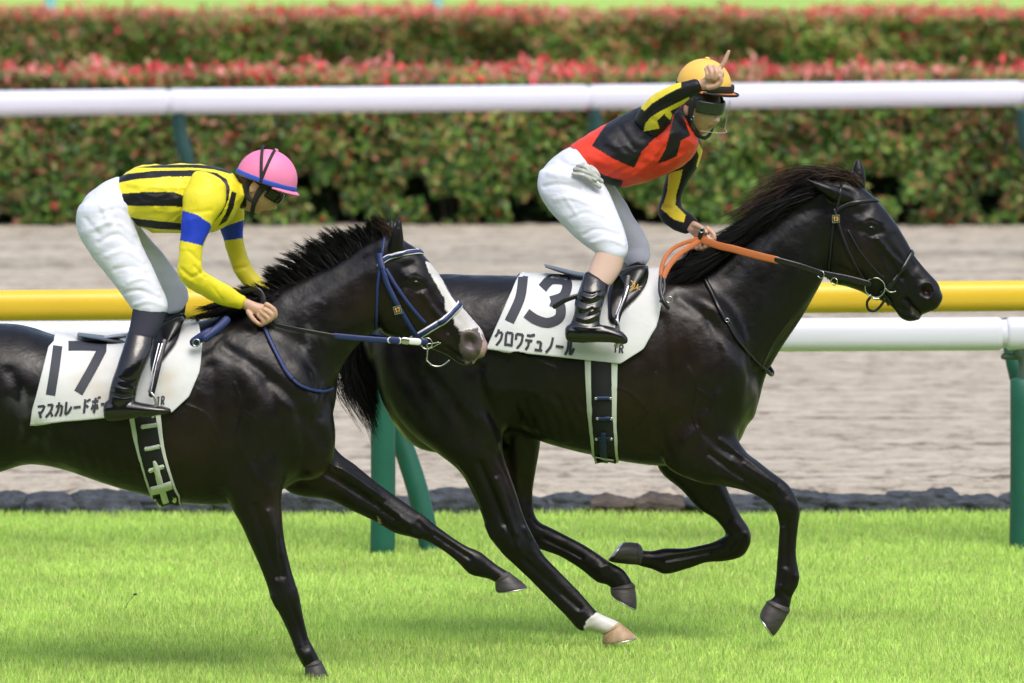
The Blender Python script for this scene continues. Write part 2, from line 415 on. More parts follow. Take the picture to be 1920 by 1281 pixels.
# --- kerb stones
def stonemat(name, c):
    return mat(name, c, .85, var=(14, .55), bump=(28, .8, .03))
sm1 = stonemat('dark_kerb_stone', (.042, .050, .063)); sm2 = stonemat('brown_kerb_stone', (.075, .06, .048))
x = -8.0; k = 0
while x < 8.0:
    L = random.uniform(.24, .42); h = random.uniform(.065, .09); mb = MB(); cx = x+L/2
    ellipsoid(mb, (0, 0, 0), (1, 1, 1), None, 48, 36); V = np.array(mb.V)
    V = np.sign(V)*np.abs(V)**.62; s = 1+.20*wob(V, .55, 50+k, 3)[:, None]; V = V*s; V += V*(.09*wob(V, 2.2, 90+k, 4))[:, None]; V = V*[L*.62, .14, h*1.15]
    o = obj('kerb_stone', new_mesh('stone', V, mb.F), sm2 if abs(cx-P(1170, 940, YK)[0]) < .2 else sm1); o.location = (cx, YK+.13+random.uniform(-.02, .02), h*.25)
    if o.data.materials[0] == sm2: tag(o, 'brown mottled rounded stone in the dark kerb row, behind the folded foreleg of horse 13', 'kerb stone', 'kerb stones between turf and sand')
    else: tag(o, 'dark blue-grey rounded stone in the kerb row between turf and sand', 'kerb stone', 'kerb stones between turf and sand')
    x += L*.97; k += 1
# --- grass blades
def blades():
    n = 430000; xr = 2.9; y1 = YK+.12
    xs = rng.uniform(-xr, xr, n); ys = -1.6+(y1+1.6)*rng.random(n)
    o_ = rng.random(n) < .30; xs = np.where(o_, rng.uniform(-6.5, 6.5, n), xs); ys = np.where(o_, -5+(y1+5)*rng.random(n), ys)
    q = np.column_stack([xs, ys, np.zeros(n)])
    cl = wob(q, .9, 21, 3); pat = wob(q*[1, .6, 1], .35, 22, 2)
    h = .040*(1+.28*cl)*rng.uniform(.5, 1.3, n); wd = rng.uniform(.0011, .0022, n)
    # thin the sward where hooves and posts press it
    az = rng.uniform(0, 2*PI, n); lean = rng.uniform(.1, .75, n)*h; dx = np.cos(az)*lean; dy = np.sin(az)*lean
    fa = rng.uniform(0, PI, n); wx = np.cos(fa)*wd; wy = np.sin(fa)*wd*.6
    V = np.empty((n, 5, 3))
    z0 = 0
    V[:, 0] = np.column_stack([xs-wx, ys-wy, np.zeros(n)-.002]); V[:, 1] = np.column_stack([xs+wx, ys+wy, np.zeros(n)-.002])
    V[:, 2] = np.column_stack([xs+dx*.35-wx*.8, ys+dy*.35-wy*.8, h*.6]); V[:, 3] = np.column_stack([xs+dx*.35+wx*.8, ys+dy*.35+wy*.8, h*.6])
    V[:, 4] = np.column_stack([xs+dx, ys+dy, h])
    b = np.arange(n)[:, None]*5
    q1 = b+np.array([[0, 1, 3, 2]]); t1 = b+np.array([[2, 3, 4, 4]])
    me = bpy.data.meshes.new('grass'); VV = V.reshape(-1, 3).astype(np.float32); me.vertices.add(len(VV)); me.vertices.foreach_set('co', VV.ravel())
    lo = np.concatenate([q1, t1[:, :3]], axis=1).ravel().astype(np.int32); me.loops.add(len(lo)); me.loops.foreach_set('vertex_index', lo)
    st = (np.arange(n)[:, None]*7+np.array([[0, 4]])).ravel().astype(np.int32); me.polygons.add(2*n); me.polygons.foreach_set('loop_start', st)
    me.update(calc_edges=True)
    g = rng.uniform(.75, 1.2, n)*(1+.14*pat+.10*cl+.10*wob(q, 2.6, 77, 3))
    C = np.empty((n, 3)); C[:] = np.array([.60, .84, .19])[None]*g[:, None]
    yel = rng.random(n) < .20; C[yel] *= [1.3, 1.05, 1.7]
    dk = rng.random(n) < .10; C[dk] *= [.55, .7, .6]
    br = rng.random(n) < .02; C[br] = [.40, .34, .16]
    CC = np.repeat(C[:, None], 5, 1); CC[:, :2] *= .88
    setcol(me, CC.reshape(-1, 3)); return me
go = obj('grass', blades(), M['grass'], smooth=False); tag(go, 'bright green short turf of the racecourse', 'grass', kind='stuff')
# --- hedges
def leafcloud(name, n, x0, x1, yf, yb, z0, z1, seed, tips=False, inner=False):
    r = np.random.default_rng(seed)
    # positions in a box shell, denser at the faces
    xs = r.uniform(x0, x1, n); u = r.random(n)
    face = u < .62; ys = np.where(face, yf+np.abs(r.normal(0, .07, n)), r.uniform(yf, yb, n)); zs = np.where(face, r.uniform(z0, z1, n), z1-np.abs(r.normal(0, .06, n)))
    q = np.column_stack([xs, ys, zs]); bul = wob(q*[1, .3, 1], .8, seed, 3)
    ys = np.where(face, ys-.20*bul, ys); zs = zs+np.where(face, 0, .04*wob(q, .9, seed+3, 2))
    keep = np.ones(n, bool)
    if tips: cl = wob(q*[1, .6, 1], 2.6, seed+6, 3); zs = z1-.03+r.uniform(-.02, .15, n)*(.35+.9*np.clip(cl+.25, 0, 1.3)); ys = r.uniform(yf-.05, yb, n); keep = wob(q*[1, .2, 1], .7, seed+9, 3)+.5*wob(q*[1, .3, 1], 3, seed+10, 2) > -.10+.45*(r.random(n)-.5)
    else:
        holes = wob(q*[1, .2, 1.2], 1.7, seed+7, 3); keep = ~((zs < z0+.42) & (holes > .10+(zs-z0)*1.1)) & (r.random(n) > .0)
    if inner: keep[:] = True
    xs, ys, zs, q, bul = xs[keep], ys[keep], zs[keep], q[keep], bul[keep]; n = len(xs)
    L = r.uniform(.03, .058, n)*(.85 if tips else 1)*(1.3 if tips and seed % 2 else 1); W = L*r.uniform(.38, .5, n)
    if inner: L *= 2.2; W *= 2.6
    nrm = np.column_stack([r.normal(0, .6, n), -np.abs(r.normal(.8, .5, n)), r.normal(.5, .6, n)]); nrm /= np.linalg.norm(nrm, axis=1)[:, None]
    a = r.normal(size=(n, 3))+(np.array([0, -.2, 2.2]) if tips else np.array([0, -.2, .5])); a -= nrm*np.sum(a*nrm, 1)[:, None]; a /= np.linalg.norm(a, axis=1)[:, None]
    b = np.cross(nrm, a); c = np.column_stack([xs, ys, zs])
    V = np.stack([c-a*L[:, None], c+b*W[:, None]+nrm*.006, c+a*L[:, None], c-b*W[:, None]+nrm*.006], 1).reshape(-1, 3)
    me = fast_mesh(name, V, np.arange(4*n).reshape(-1, 4))
    if tips:
        C = np.array([.70, .07, .08])[None]*r.uniform(.6, 1.25, n)[:, None]; C[r.random(n) < .33] = [.72, .26, .23]; C[r.random(n) < .22] = [.38, .27, .12]
    else:
        pal = np.array([[.06, .15, .025], [.12, .24, .035], [.20, .34, .06], [.03, .07, .018], [.30, .30, .08], [.34, .15, .08], [.55, .05, .05]])
        hz = np.clip((zs-z0)/(z1-z0), 0, 1); patch = wob(q*[1, .3, 1], .6, seed+11, 2); patch2 = wob(q*[1, .3, 1], 1.1, seed+12, 3)
        pr = np.stack([.26+0*hz, .20+.05*patch, .12+.10*patch, .22-.1*hz+.1*patch2, .12+.35*hz**3.5+.1*np.clip(patch2, 0, 1), .10+.5*hz**3.5+.14*np.clip(-patch, 0, 1), .008+.08*hz**8+.03*np.clip(-patch2-.3, 0, 1)], 1); pr = np.clip(pr, .004, 1); pr /= pr.sum(1)[:, None]
        k = (r.random(n)[:, None] > np.cumsum(pr, 1)).sum(1).clip(0, 6); C = pal[k]*(r.uniform(.7, 1.3, n)*(1+.35*patch+.3*patch2))[:, None]
    if inner: C = np.array([[.02, .04, .012]])*r.uniform(.5, 1.5, n)[:, None]  # near-black leaf colour stands in for shade inside the hedge
    setcol(me, np.repeat(C, 4, 0)); return me
def hedge(yf, depth, h, n, seed, label, xr):
    t = thing('hedge', label, 'hedge', 'clipped red tipped hedges')
    obj('foliage', leafcloud('foliage', n, -xr, xr, yf, yf+depth, .04, h, seed), M['leaf'], t, False)
    obj('red_shoots', leafcloud('red_shoots', int(n*(.075 if seed == 3 else .15)), -xr, xr, yf, yf+depth, .1, h, seed+40, True), M['leaf'], t, False)
    mb = MB(); r = random.Random(seed)
    for i in range(int(xr*2/.16)):
        x = -xr+i*.16+r.uniform(-.06, .06); y = yf+r.uniform(.12, .5)
        tube(mb, [(x, y, -.02), (x+r.uniform(-.08, .08), y, .35), (x+r.uniform(-.2, .2), y-.03, .75), (x+r.uniform(-.3, .3), y, h-.1)], [.016, .013, .009, .004], 2, 6)
    obj('stems', mb.me('stems'), M['twig'], t)
    # dense inner foliage fills the hedge, its leaves coloured dark as interior shade
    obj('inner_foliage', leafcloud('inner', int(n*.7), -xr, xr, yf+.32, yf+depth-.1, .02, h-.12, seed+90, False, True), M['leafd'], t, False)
    place(t, (0, yf+depth/2, 0)); return t
YB = G(960, -475+3.989*190)[1]
hedge(YH, 1.3, 1.27, 112000, 3, 'long clipped green hedge with red tips standing directly behind the sand track', 11.0)
hedge(YB, 1.5, 1.33, 86000, 8, 'second clipped hedge with red tips, the farther one in front of the bright lawn', 11.0)

# --- unseen stand added behind the camera to darken reflections in the coats
def added_grandstand():
    t = thing('added_grandstand', 'unseen grey concrete stand added behind the viewpoint to darken reflections in the coats', 'added_grandstand'); cm = mat('stand_concrete', (.16, .165, .175), .8, var=(.6, .2)); dm = mat('stand_roof_metal', (.10, .11, .12), .5)
    mb = MB(); V = []; n = 34
    prof = []
    for i in range(n): prof += [(-43-i*.85, 1.2+i*.55), (-43-i*.85, 1.2+(i+1)*.55)] if i != 11 else [(-43-i*.85, 1.2+i*.55), (-43-i*.85, 4.2+i*.55)]
    prof = [(-42.6, -.1), (-42.6, 1.2)]+prof+[(-76, 22), (-76, -.1)]
    for x in (-170, 170): V += [(x, a, b) for a, b in prof]
    k = len(prof); Fc = [(i, (i+1) % k, (i+1) % k+k, i+k) for i in range(k)]+[tuple(range(k)), tuple(range(k, 2*k))[::-1]]
    mb.add(V, Fc); obj('tiers', mb.me('tiers'), cm, t, False)
    mb = MB(); V = []; pr = [(-50, 29), (-50, 30.2), (-80, 33), (-80, -.1), (-77, -.1), (-77, 30)]
    for x in (-172, 172): V += [(x, a, b) for a, b in pr]
    k = 6; mb.add(V, [(i, (i+1) % k, (i+1) % k+k, i+k) for i in range(k)]+[tuple(range(k)), tuple(range(k, 2*k))[::-1]]); obj('roof', mb.me('roof'), dm, t, False)
    for i in range(9):
        x = -160+i*40; mb = MB(); tube(mb, [(x, -60, 10), (x, -60, 30.5)], .5, 1, 12, cap=0); obj('column', mb.me('column'), cm, t)
    place(t, (0, -43, 0))
added_grandstand()
# --- rails
def beam(mb, x0, y0, x1, y1, z, rh, rd, gap=.012):
    d = np.array([x1-x0, y1-y0, 0]); L = np.linalg.norm(d); d /= L; n = np.array([-d[1], d[0], 0]); u = np.array([0, 0, 1.])
    t = np.linspace(0, 2*PI, 28, endpoint=False); rings = []
    for s, k in ((gap, .86), (gap+.008, .96), (gap+.02, 1), (L/2, 1), (L-gap-.02, 1), (L-gap-.008, .96), (L-gap, .86)):
        c = np.array([x0, y0, z])+d*s; ct = np.sign(np.cos(t))*np.abs(np.cos(t))**.8; st = np.sign(np.sin(t))*np.abs(np.sin(t))**.8
        rings.append(c[None]+k*(ct[:, None]*u*rh+st[:, None]*n*rd))
    mb.add(*ringloft(rings))
def rail_fence(name, label, joints, rh, rd, m, postm, postfn):
    t = thing(name, label, 'rail fence'); 
    for a, b in zip(joints[:-1], joints[1:]):
        mb = MB(); beam(mb, a[0], a[1], b[0], b[1], (a[2]+b[2])/2, rh, rd); o = obj('rail', mb.me('rail'), m, t)
        # follow slight slope
        for v in o.data.vertices:
            f = (v.co.x-a[0])/(b[0]-a[0]); v.co.z += (f-.5)*(b[2]-a[2])
        mb = MB(); tube(mb, [(a[0]-.03, a[1], a[2]), (a[0]+.03, a[1], a[2])], rh*.86, 1, 24, cap=0, flat=rd/rh); obj('coupling', mb.me('c'), m, t)
    postfn(t); place(t, (joints[0][0], joints[0][1], 0)); return t
# near white rail: depth from post foot
def ydepth(x, y): return G(x, y)[1]
yn0, yn1 = ydepth(717, 1043), ydepth(1912, 1034)
def ynear(x): return yn0+(yn1-yn0)*(x-717)/(1912-717)
xs = [-1710, -520, 690, 1882, 3075]; yy = [637, 632.5, 627, 625.5, 620]
js = [P(a, {-1710: 646, -520: 636, 690: 632, 1882: 626, 3075: 619}[a], ynear(a)) for a in xs]
def nposts(t):
    for xp in (-476, 717, 1915, 3110):
        g = G(xp, 1043-(xp-717)*.0075); top = P(xp, 668, g[1]+.0); mb = MB()
        tube(mb, [(g[0], g[1], -.05), (g[0]+.004, g[1], .4), (g[0]+.002, g[1], top[2]-.12 if xp < 1000 or 1 else 1)], .061, 3, 24, cap=.25); obj('post', mb.me('post'), M['post'], t)
        mb = MB(); tube(mb, [(g[0], g[1], top[2]-.16), (g[0]+.012, g[1], top[2]-.03), (g[0]-.01, g[1], top[2]+.02)], [.034, .030, .04], 3, 14)
        tube(mb, [(g[0]-.09, g[1], top[2]-.002), (g[0]+.06, g[1], top[2]-.002)], .016, 1, 8); obj('bracket', mb.me('bracket'), M['metal'], t)
rail_fence('rail_fence', 'low white running rail on green padded posts at the far edge of the turf', js, .083, .07, M['railw'], M['post'], nposts)
# yellow rail, just behind, on leaning posts
yo = .35
js = [P(a, 564-(a-960)*.0098+b, ynear(a)+yo) for a, b in ((-1500, 0), (-310, 0), (885, 0), (2080, 0), (3270, 0))]
def yposts(t):
    for xp in (-385, 808, 2003, 3200):
        g = G(xp, 1036-(xp-808)*.0075); mb = MB(); top = P(xp-115, 600, g[1]+.15)
        m1 = P(xp-25, 920, g[1]+.02); m2 = P(xp-66, 795, g[1]+.05); m3 = P(xp-98, 690, g[1]+.1)
        tube(mb, [(g[0]+.01, g[1], -.05), m1, m2, m3, top], [.052, .053, .05, .045, .04], 4, 20, cap=.3); obj('leaning_post', mb.me('post'), M['post'], t)
rail_fence('rail_fence', 'yellow rail above the near white rail, carried on leaning green posts', js, .077, .07, M['raily'], M['post'], yposts)
# far white rail in front of the hedge
yf0 = G(960, 505)[1]
def fy(x): return yf0+.9*(x-960)/960
js = [P(a, 190.5-(a-315)*.0098+(1.5 if a < 0 else 0), fy(a)) for a in (-1270, -475, 315, 1103, 1915, 2710)]
def fposts(t):
    for xp in (-450, 334, 1115, 1917, 2700):
        yv = fy(xp); mb = MB()
        tube(mb, [P(xp, 205, yv), P(xp+4, 250, yv), P(xp+18, 310, yv-.02), P(xp+26, 390, yv), P(xp+27, 460, yv), P(xp+26, 520, yv)], [.05, .058, .055, .052, .05, .05], 4, 16, cap=.3)
        obj('curved_post', mb.me('post'), M['postd'], t)
rail_fence('rail_fence', 'white rail on curved dark green posts running along the front of the hedge', js, .095, .08, M['railw'], M['postd'], fposts)
# light blue posts on the lawn
for i, xp in enumerate((95, 820)):
    g = G(xp, 82); mb = MB(); tube(mb, [(g[0], g[1], 0), (g[0], g[1], .7), (g[0], g[1], 1.25)], [.075, .07, .07], 2, 18, cap=.3); b = obj('lawn_post', mb.me('p'), M['bluepost'])
    tag(b, ['light blue post on the lawn behind the hedges, near the top left corner', 'light blue post on the lawn behind the hedges, left of the pointing jockey'][i], 'post', 'posts on the lawn')

# ================================================================== HORSES
def hoof(root, cor, sole, Y0, off, m, w0=.048, w1=.062, name='hoof'):
    mb = MB(); (ax, ay), (bx, by) = cor; (cx, cy), (dx, dy) = sole
    def mid(t, k, z=0):
        qx, qy = ax+(cx-ax)*t, ay+(cy-ay)*t; rx, ry = bx+(dx-bx)*t, by+(dy-by)*t; mx, my = (qx+rx)/2, (qy+ry)/2
        return (qx+(mx-qx)*z, qy+(my-qy)*z, rx+(mx-rx)*z, ry+(my-ry)*z, k, off)
    loft(mb, [mid(-.14, w0*.86, .08), mid(-.04, w0*1.02, -.02), mid(.06, w0*.98, .01), mid(.3, w0+(w1-w0)*.35, -.03), mid(.6, w0+(w1-w0)*.75, -.04), mid(.84, w1, -.01), mid(.95, w1*.99, .05)], Y0, 4, 28, cap=(.4, .05)); o = obj('hoof', mb.me('hoof'), m, root)
    mb = MB(); loft(mb, [mid(.955, w1*.99, .05), mid(1.03, w1*.96, .10)], Y0, 1, 28, cap=(0, 0)); obj('horseshoe', mb.me('shoe'), M['steel'], o); return o
BLK = (.0036, .0033, .0040); BRN = (.018, .009, .006)
def strands(guides, Y0, ntuft, per, spread, seed, wid=.0016, yoff=(0, .02), tipn=.25):
    """guides: list of polylines (x,y[,yo]) all the same length; tufts interpolate between neighbours"""
    r = np.random.default_rng(seed); Gd = np.array([[(p[0], p[1], p[2] if len(p) > 2 else 0) for p in g] for g in guides], float)
    V = []; Q = []; nk = Gd.shape[1]
    for tf in range(ntuft):
        u = r.random()*(len(Gd)-1.0001); i = int(u); f = u-i; base = Gd[i]*(1-f)+Gd[i+1]*f
        tipj = r.normal(0, spread*.8, 3); tipj[2] *= 1/430; ln = r.uniform(.6, 1.15)
        for s in range(per):
            g = base.copy(); j0 = r.normal(0, 1, 3)*[spread*.8, spread*.5, .012]; j1 = tipj+r.normal(0, 1, 3)*[spread*tipn, spread*tipn, .008]
            l2 = ln*r.uniform(.8, 1.05); w_ = np.linspace(0, 1, nk)[:, None]
            g = g[0]+(g-g[0])*l2; g = g+j0*(1-w_)+j1*w_**1.5*np.array([1, 1, 1]); g += r.normal(0, 1, (nk, 3))*[1.2, 1.2, .002]*w_
            c = catmull(g, 3); pts = np.array([P(a[0], a[1], Y0+a[2]) for a in c]); n = len(pts)
            T = np.gradient(pts, axis=0); d = r.normal(size=3); sd_ = np.cross(T, d[None]); sd_ /= np.linalg.norm(sd_, axis=1)[:, None]+1e-9
            ww = wid*(1-.85*np.linspace(0, 1, n)**2)[:, None]; b = len(V)*1
            base_i = sum(len(x) for x in V) if False else None
            V.append(np.stack([pts-sd_*ww, pts+sd_*ww], 1).reshape(-1, 3)); Q.append(n)
    off = 0; qs = []
    for v, n in zip(V, Q):
        k = np.arange(n-1)*2+off; qs.append(np.stack([k, k+1, k+3, k+2], 1)); off += 2*n
    return fast_mesh('hair', np.concatenate(V), np.concatenate(qs))
def horse(label, Y0, lofts, ears, legs, strokes, noseed, marks, brown, foam=()):
    t = thing('race_horse', label, 'horse', 'galloping race horses'); mb = MB()
    for s, kw in lofts+legs: loft(mb, s, Y0, **kw)
    for s, kw in ears: loft(mb, s, Y0, **kw)
    me = remesh(mb, .0065, 4)
    pl = noseed < 20
    trunk = [(705,600),(850,500),(1230,490),(1500,330),(1560,380),(1540,500),(1440,680),(1410,800),(1330,850),(1180,868),(1000,835),(920,830),(860,850),(760,800),(700,700)] if pl else [(-140,600),(0,590),(200,620),(370,590),(650,470),(700,470),(690,620),(630,700),(628,840),(560,910),(430,930),(300,935),(0,880),(-140,850)]
    def msk(V):
        q = px(V); m_ = inpoly(q, trunk).astype(float); d = segdist(q, trunk+[trunk[0]]); return np.where(m_ > 0, np.clip(d/14, .15, 1), np.clip(.15-d/120, 0, 1))
    smooth(me, 14, msk, 70)
    V = getV(me); N = getN(me); V += N*(.0025*wob(V, 3.0, noseed, 3))[:, None]*1.0; setV(me, V)
    sculpt(me, strokes, Y0)
    V = getV(me); q = px(V); C = np.tile(np.array(BLK), (len(V), 1)); m = np.clip(wob(V, .8, noseed+2, 2)*.6+.35, 0, 1)[:, None]; C = C*(1-m)+np.array([.0060, .0040, .0036])*m
    for (cx, cy, r_) in brown:
        k = np.exp(-((q[:, 0]-cx)**2+(q[:, 1]-cy)**2)/(2*r_*r_))[:, None]*.7; C = C*(1-k)+np.array(BRN)*k
    jit = wob(V, 22, noseed+5, 2)
    for poly, c in marks:
        qq = q+np.column_stack([jit, -jit])*1.3; C[inpoly(qq, poly)] = c
    fl = wob(V*[1, 1, .6], 9, noseed+8, 4)
    for (cx, cy, r_, am) in foam:
        k = (np.exp(-((q[:, 0]-cx)**2+(q[:, 1]-cy)**2)/(2*r_*r_))*np.clip(fl*2.2-.1, 0, 1)*am)[:, None]; C = C*(1-k)+np.array([.22, .23, .26])*k
    setcol(me, C); return t, me
Y13, Y17 = .62, -.55
# ---- horse 13
L13 = [
 ([(702,600,700,690,.14),(722,552,722,765,.215),(760,524,775,835,.25),(820,514,850,850,.275),(890,515,915,830,.28),(950,516,960,805,.285),(1010,518,1020,830,.30),(1080,521,1095,850,.31),(1160,516,1170,866,.30),(1230,508,1240,874,.27),(1290,505,1300,872,.25),(1340,520,1345,860,.245),(1385,570,1385,830,.21),(1408,640,1402,790,.14)], dict(n=5, seg=48, cap=(.6,.4), powr=2.15)),
 ([(1235,515,1385,825,.17),(1275,498,1418,768,.165),(1320,476,1436,705,.135),(1368,448,1464,656,.115),(1415,415,1496,608,.10),(1462,376,1524,560,.09),(1510,345,1545,520,.082),(1550,330,1555,500,.08)], dict(n=5, seg=40, cap=(.5,.5))),
 ([(1560,335,1548,470,.075),(1590,336,1553,524,.088),(1622,356,1590,538,.098),(1650,381,1612,546,.095),(1679,417,1632,557,.082),(1697,447,1650,563,.066),(1713,476,1668,573,.056),(1730,499,1685,583,.052),(1745,516,1700,588,.054),(1759,532,1722,592,.055),(1765,549,1745,585,.044)], dict(n=5, seg=36, cap=(.5,.5), powr=2.3)),
 ([(1672,570,1678,582,.028),(1690,576,1689,597,.034),(1708,582,1706,603,.036),(1722,587,1722,600,.028)], dict(n=4, seg=20, cap=(.7,.8))),   # chin and lower lip
 # shoulder muscle, near and far
 ([(1290,560,1380,600,.07,-.15),(1270,640,1400,660,.09,-.16),(1255,720,1400,740,.10,-.155),(1245,800,1375,800,.09,-.15)], dict(n=4, seg=24, cap=(.8,.6))),
 ([(1290,560,1380,600,.07,.15),(1270,640,1400,660,.09,.16),(1255,720,1400,740,.10,.155),(1245,800,1375,800,.09,.15)], dict(n=4, seg=24, cap=(.8,.6))),
]
E13 = [([(1598,360,1590,384,.03,-.05),(1577,352,1568,380,.028,-.075),(1556,346,1550,370,.026,-.09),(1536,341,1533,358,.018,-.095),(1521,337,1521,347,.010,-.095),(1511,333,1512,337,.005,-.095)], dict(n=4, seg=16, cap=(.5,.5))),
       ([(1600,350,1622,356,.024,.06),(1596,330,1622,332,.028,.062),(1600,312,1619,314,.019,.062),(1607,297,1611,297,.006,.062)], dict(n=4, seg=16, cap=(.5,.5)))]
G13 = [
 ([(705,640,930,650,.14,-.12),(720,735,935,735,.14,-.13),(760,800,945,790,.125,-.14),(818,848,942,842,.10,-.14),(862,885,955,886,.074,-.14),(884,925,966,918,.060,-.14),(902,963,977,952,.048,-.14),(911,990,988,983,.046,-.14),(924,1016,1003,1012,.047,-.14),(951,1046,1021,1042,.039,-.14),(985,1078,1046,1068,.031,-.14),(1020,1113,1077,1099,.029,-.14),(1055,1148,1105,1131,.032,-.14),(1083,1179,1121,1149,.037,-.14),(1106,1182,1138,1157,.031,-.14),(1133,1189,1163,1169,.036,-.14)], dict(n=5, seg=30, cap=(.6,.4))),
 ([(900,700,1010,740,.12,.12),(915,790,1018,780,.10,.13),(928,850,1014,830,.08,.13),(936,895,1005,882,.058,.13),(946,940,999,925,.046,.13),(955,983,1002,960,.044,.13),(975,1014,1012,978,.042,.13),(1003,1027,1030,988,.033,.13),(1050,1044,1062,1004,.029,.13),(1090,1068,1104,1027,.031,.13),(1118,1091,1141,1053,.037,.13),(1136,1096,1170,1070,.031,.13),(1145,1102,1189,1098,.035,.13)], dict(n=5, seg=28, cap=(.6,.3))),
 ([(1388,760,1235,800,.11,-.14),(1382,815,1245,870,.10,-.15),(1398,846,1305,902,.082,-.16),(1420,864,1362,912,.064,-.165),(1440,880,1402,922,.054,-.17),(1462,896,1430,936,.047,-.17),(1481,912,1446,948,.046,-.17),(1495,938,1456,964,.047,-.17),(1500,960,1460,978,.042,-.17),(1497,986,1461,993,.033,-.17),(1494,1020,1459,1022,.028,-.17),(1494,1050,1457,1055,.029,-.17),(1499,1078,1455,1082,.036,-.17),(1497,1097,1452,1104,.036,-.17),(1486,1119,1452,1118,.029,-.17),(1479,1148,1440,1128,.034,-.17)], dict(n=5, seg=28, cap=(.6,.3))),
 ([(1350,790,1225,840,.10,.14),(1345,870,1238,884,.08,.15),(1362,912,1278,920,.06,.16),(1378,945,1308,953,.05,.165),(1391,970,1338,972,.045,.17),(1404,990,1355,990,.045,.17),(1408,1012,1360,1003,.046,.17),(1393,1042,1350,1010,.042,.17),(1356,1053,1335,1017,.032,.17),(1325,1055,1312,1023,.028,.17),(1287,1067,1283,1028,.029,.17),(1250,1076,1248,1028,.036,.17),(1222,1067,1222,1033,.030,.17),(1199,1061,1200,1031,.033,.17)], dict(n=5, seg=28, cap=(.6,.3))),
]
N_ = (-1, -.02)
ST13 = [
 # face
 ([(1645,448),(1672,484),(1690,508)], 4, .009), ([(1655,470),(1678,500),(1692,520)], 5, -.006), ([(1680,440),(1700,475),(1715,500)], 5, -.005), ([(1622,440),(1640,448),(1652,444)], 2.2, .0025), ([(1618,424),(1630,418),(1646,423)], 2.2, .004), ([(1600,375),(1615,390)], 8, .006), ([(1600,480),(1615,520),(1628,545)], 7, -.007), ([(1560,420),(1590,480),(1600,520)], 16, .006),
 ([(1618,416),(1632,409),(1650,416)], 4, .005), ([(1616,432),(1632,442),(1652,436)], 5, -.005), ([(1633,428)], 5, 0), ([(1612,398),(1628,392)], 6, -.006),
 ([(1736,546),(1738,548)], 5.0, -.022), ([(1724,540),(1730,532),(1744,532),(1752,545),(1748,560)], 3, .007), ([(1728,556),(1738,562)],4,.005),
 ([(1699,561),(1712,579),(1728,593),(1745,596)], 3.0, -.018), ([(1704,585),(1714,598)], 3, .004), ([(1690,520),(1705,545),(1712,560)], 6, -.004), ([(1660,470),(1690,495),(1710,520)], 3, .0035), ([(1655,520),(1675,545)], 2, .003),
 # neck and shoulder
 ([(1535,560),(1490,615),(1450,670),(1425,700)], 9, -.010), ([(1500,520),(1440,590),(1390,650),(1350,700)], 28, .010), ([(1525,390),(1472,415),(1419,462),(1370,520)], 10, -.008),
 ([(1275,560),(1330,600),(1385,660),(1425,720)], 9, -.011), ([(1400,660),(1425,740),(1390,810)], 8, -.006), ([(1330,600),(1350,680),(1330,760)], 7, -.007), ([(1290,600),(1300,680),(1280,760)], 16, .008), ([(1240,600),(1250,700),(1235,800),(1260,870)], 9, -.010),
 ([(1345,740),(1320,790),(1285,830)], 7, .008), ([(1390,690),(1395,760)], 14, .008), ([(1300,790),(1340,830),(1370,850)], 7, -.006),
 ([(1350,826),(1400,862),(1450,905)], 4, .005,(-1,-.05)), ([(1330,850),(1380,888),(1440,925)], 4, -.006,(-1,-.05)), ([(1340,890),(1390,905)], 5, .004,(-1,-.05)),
 ([(1476,975),(1474,1060)], 4, -.005,(-1,-.05)), ([(1478,940),(1470,950)], 6, .002,(-1,-.05)),
 # joints of the lower legs
 ([(1497,930),(1500,952)], 5, .004,(-1,-.05)), ([(1462,948),(1462,972)], 4, .004,(-1,-.05)), ([(1484,968),(1470,985)], 3, -.004,(-1,-.05)), ([(1466,990),(1464,1066)], 2.4, .0035,(-1,-.05)), ([(1496,1082),(1490,1098)], 4, .0035,(-1,-.05)), ([(1462,1100),(1456,1108)], 4, .005,(-1,-.05)), ([(1470,1112),(1482,1120)], 2.5, -.004,(-1,-.05)),
 ([(912,985),(922,1008)], 4, .005,(-1,-.05)), ([(985,990),(996,1008)], 4, .004,(-1,-.05)), ([(950,985),(965,1020)], 3, -.005,(-1,-.05)), ([(940,1035),(1000,1092),(1060,1148)], 2.4, .0035,(-1,-.05)), ([(1083,1172),(1092,1180)], 4, .005,(-1,-.05)), ([(1108,1158),(1122,1152)], 3, .003,(-1,-.05)),
 ([(1400,1000),(1404,1020)], 4, .004,(.02,1)), ([(1368,1008),(1356,1012)], 3, .004,(.02,1)), ([(1382,1010),(1366,1030)], 3, -.004,(.02,1)), ([(1255,1070),(1244,1072)], 4, .004,(.02,1)), ([(1126,1066),(1140,1060)], 4, .004,(.02,1)),
 # flank, stifle, hind
 ([(905,700),(925,730),(990,735),(1040,760)], 7, .007), ([(900,690),(905,730),(930,790),(945,830)], 7, -.014), ([(940,760),(1000,790),(1060,800)], 10, -.006), ([(870,760),(915,800),(930,830)], 9, .010),
 ([(800,700),(850,760),(880,820)], 10, -.008), ([(790,800),(850,850)], 12, .006), ([(750,640),(780,720),(830,790)], 12, -.008), ([(820,560),(860,620),(880,690)], 14, -.006), ([(760,590),(800,640)], 30, .010),
 ([(900,870),(925,930),(945,980)], 5, -.009,(-1,-.05)), ([(930,900),(950,960),(965,1000)], 5, .006,(-1,-.05)), ([(985,1050),(1040,1100),(1085,1140)], 4, -.006,(-1,-.05)), ([(950,1005),(975,1030)], 7, .002,(-1,-.05)),
 ([(985,900),(990,940)], 6, -.006,(.02,1)), ([(1020,1010),(1090,1045)], 3, -.005,(.02,1)), ([(1330,930),(1365,975)], 6, -.005,(.02,1)), ([(1250,1050),(1330,1036)], 3, -.005,(.02,1)),
]
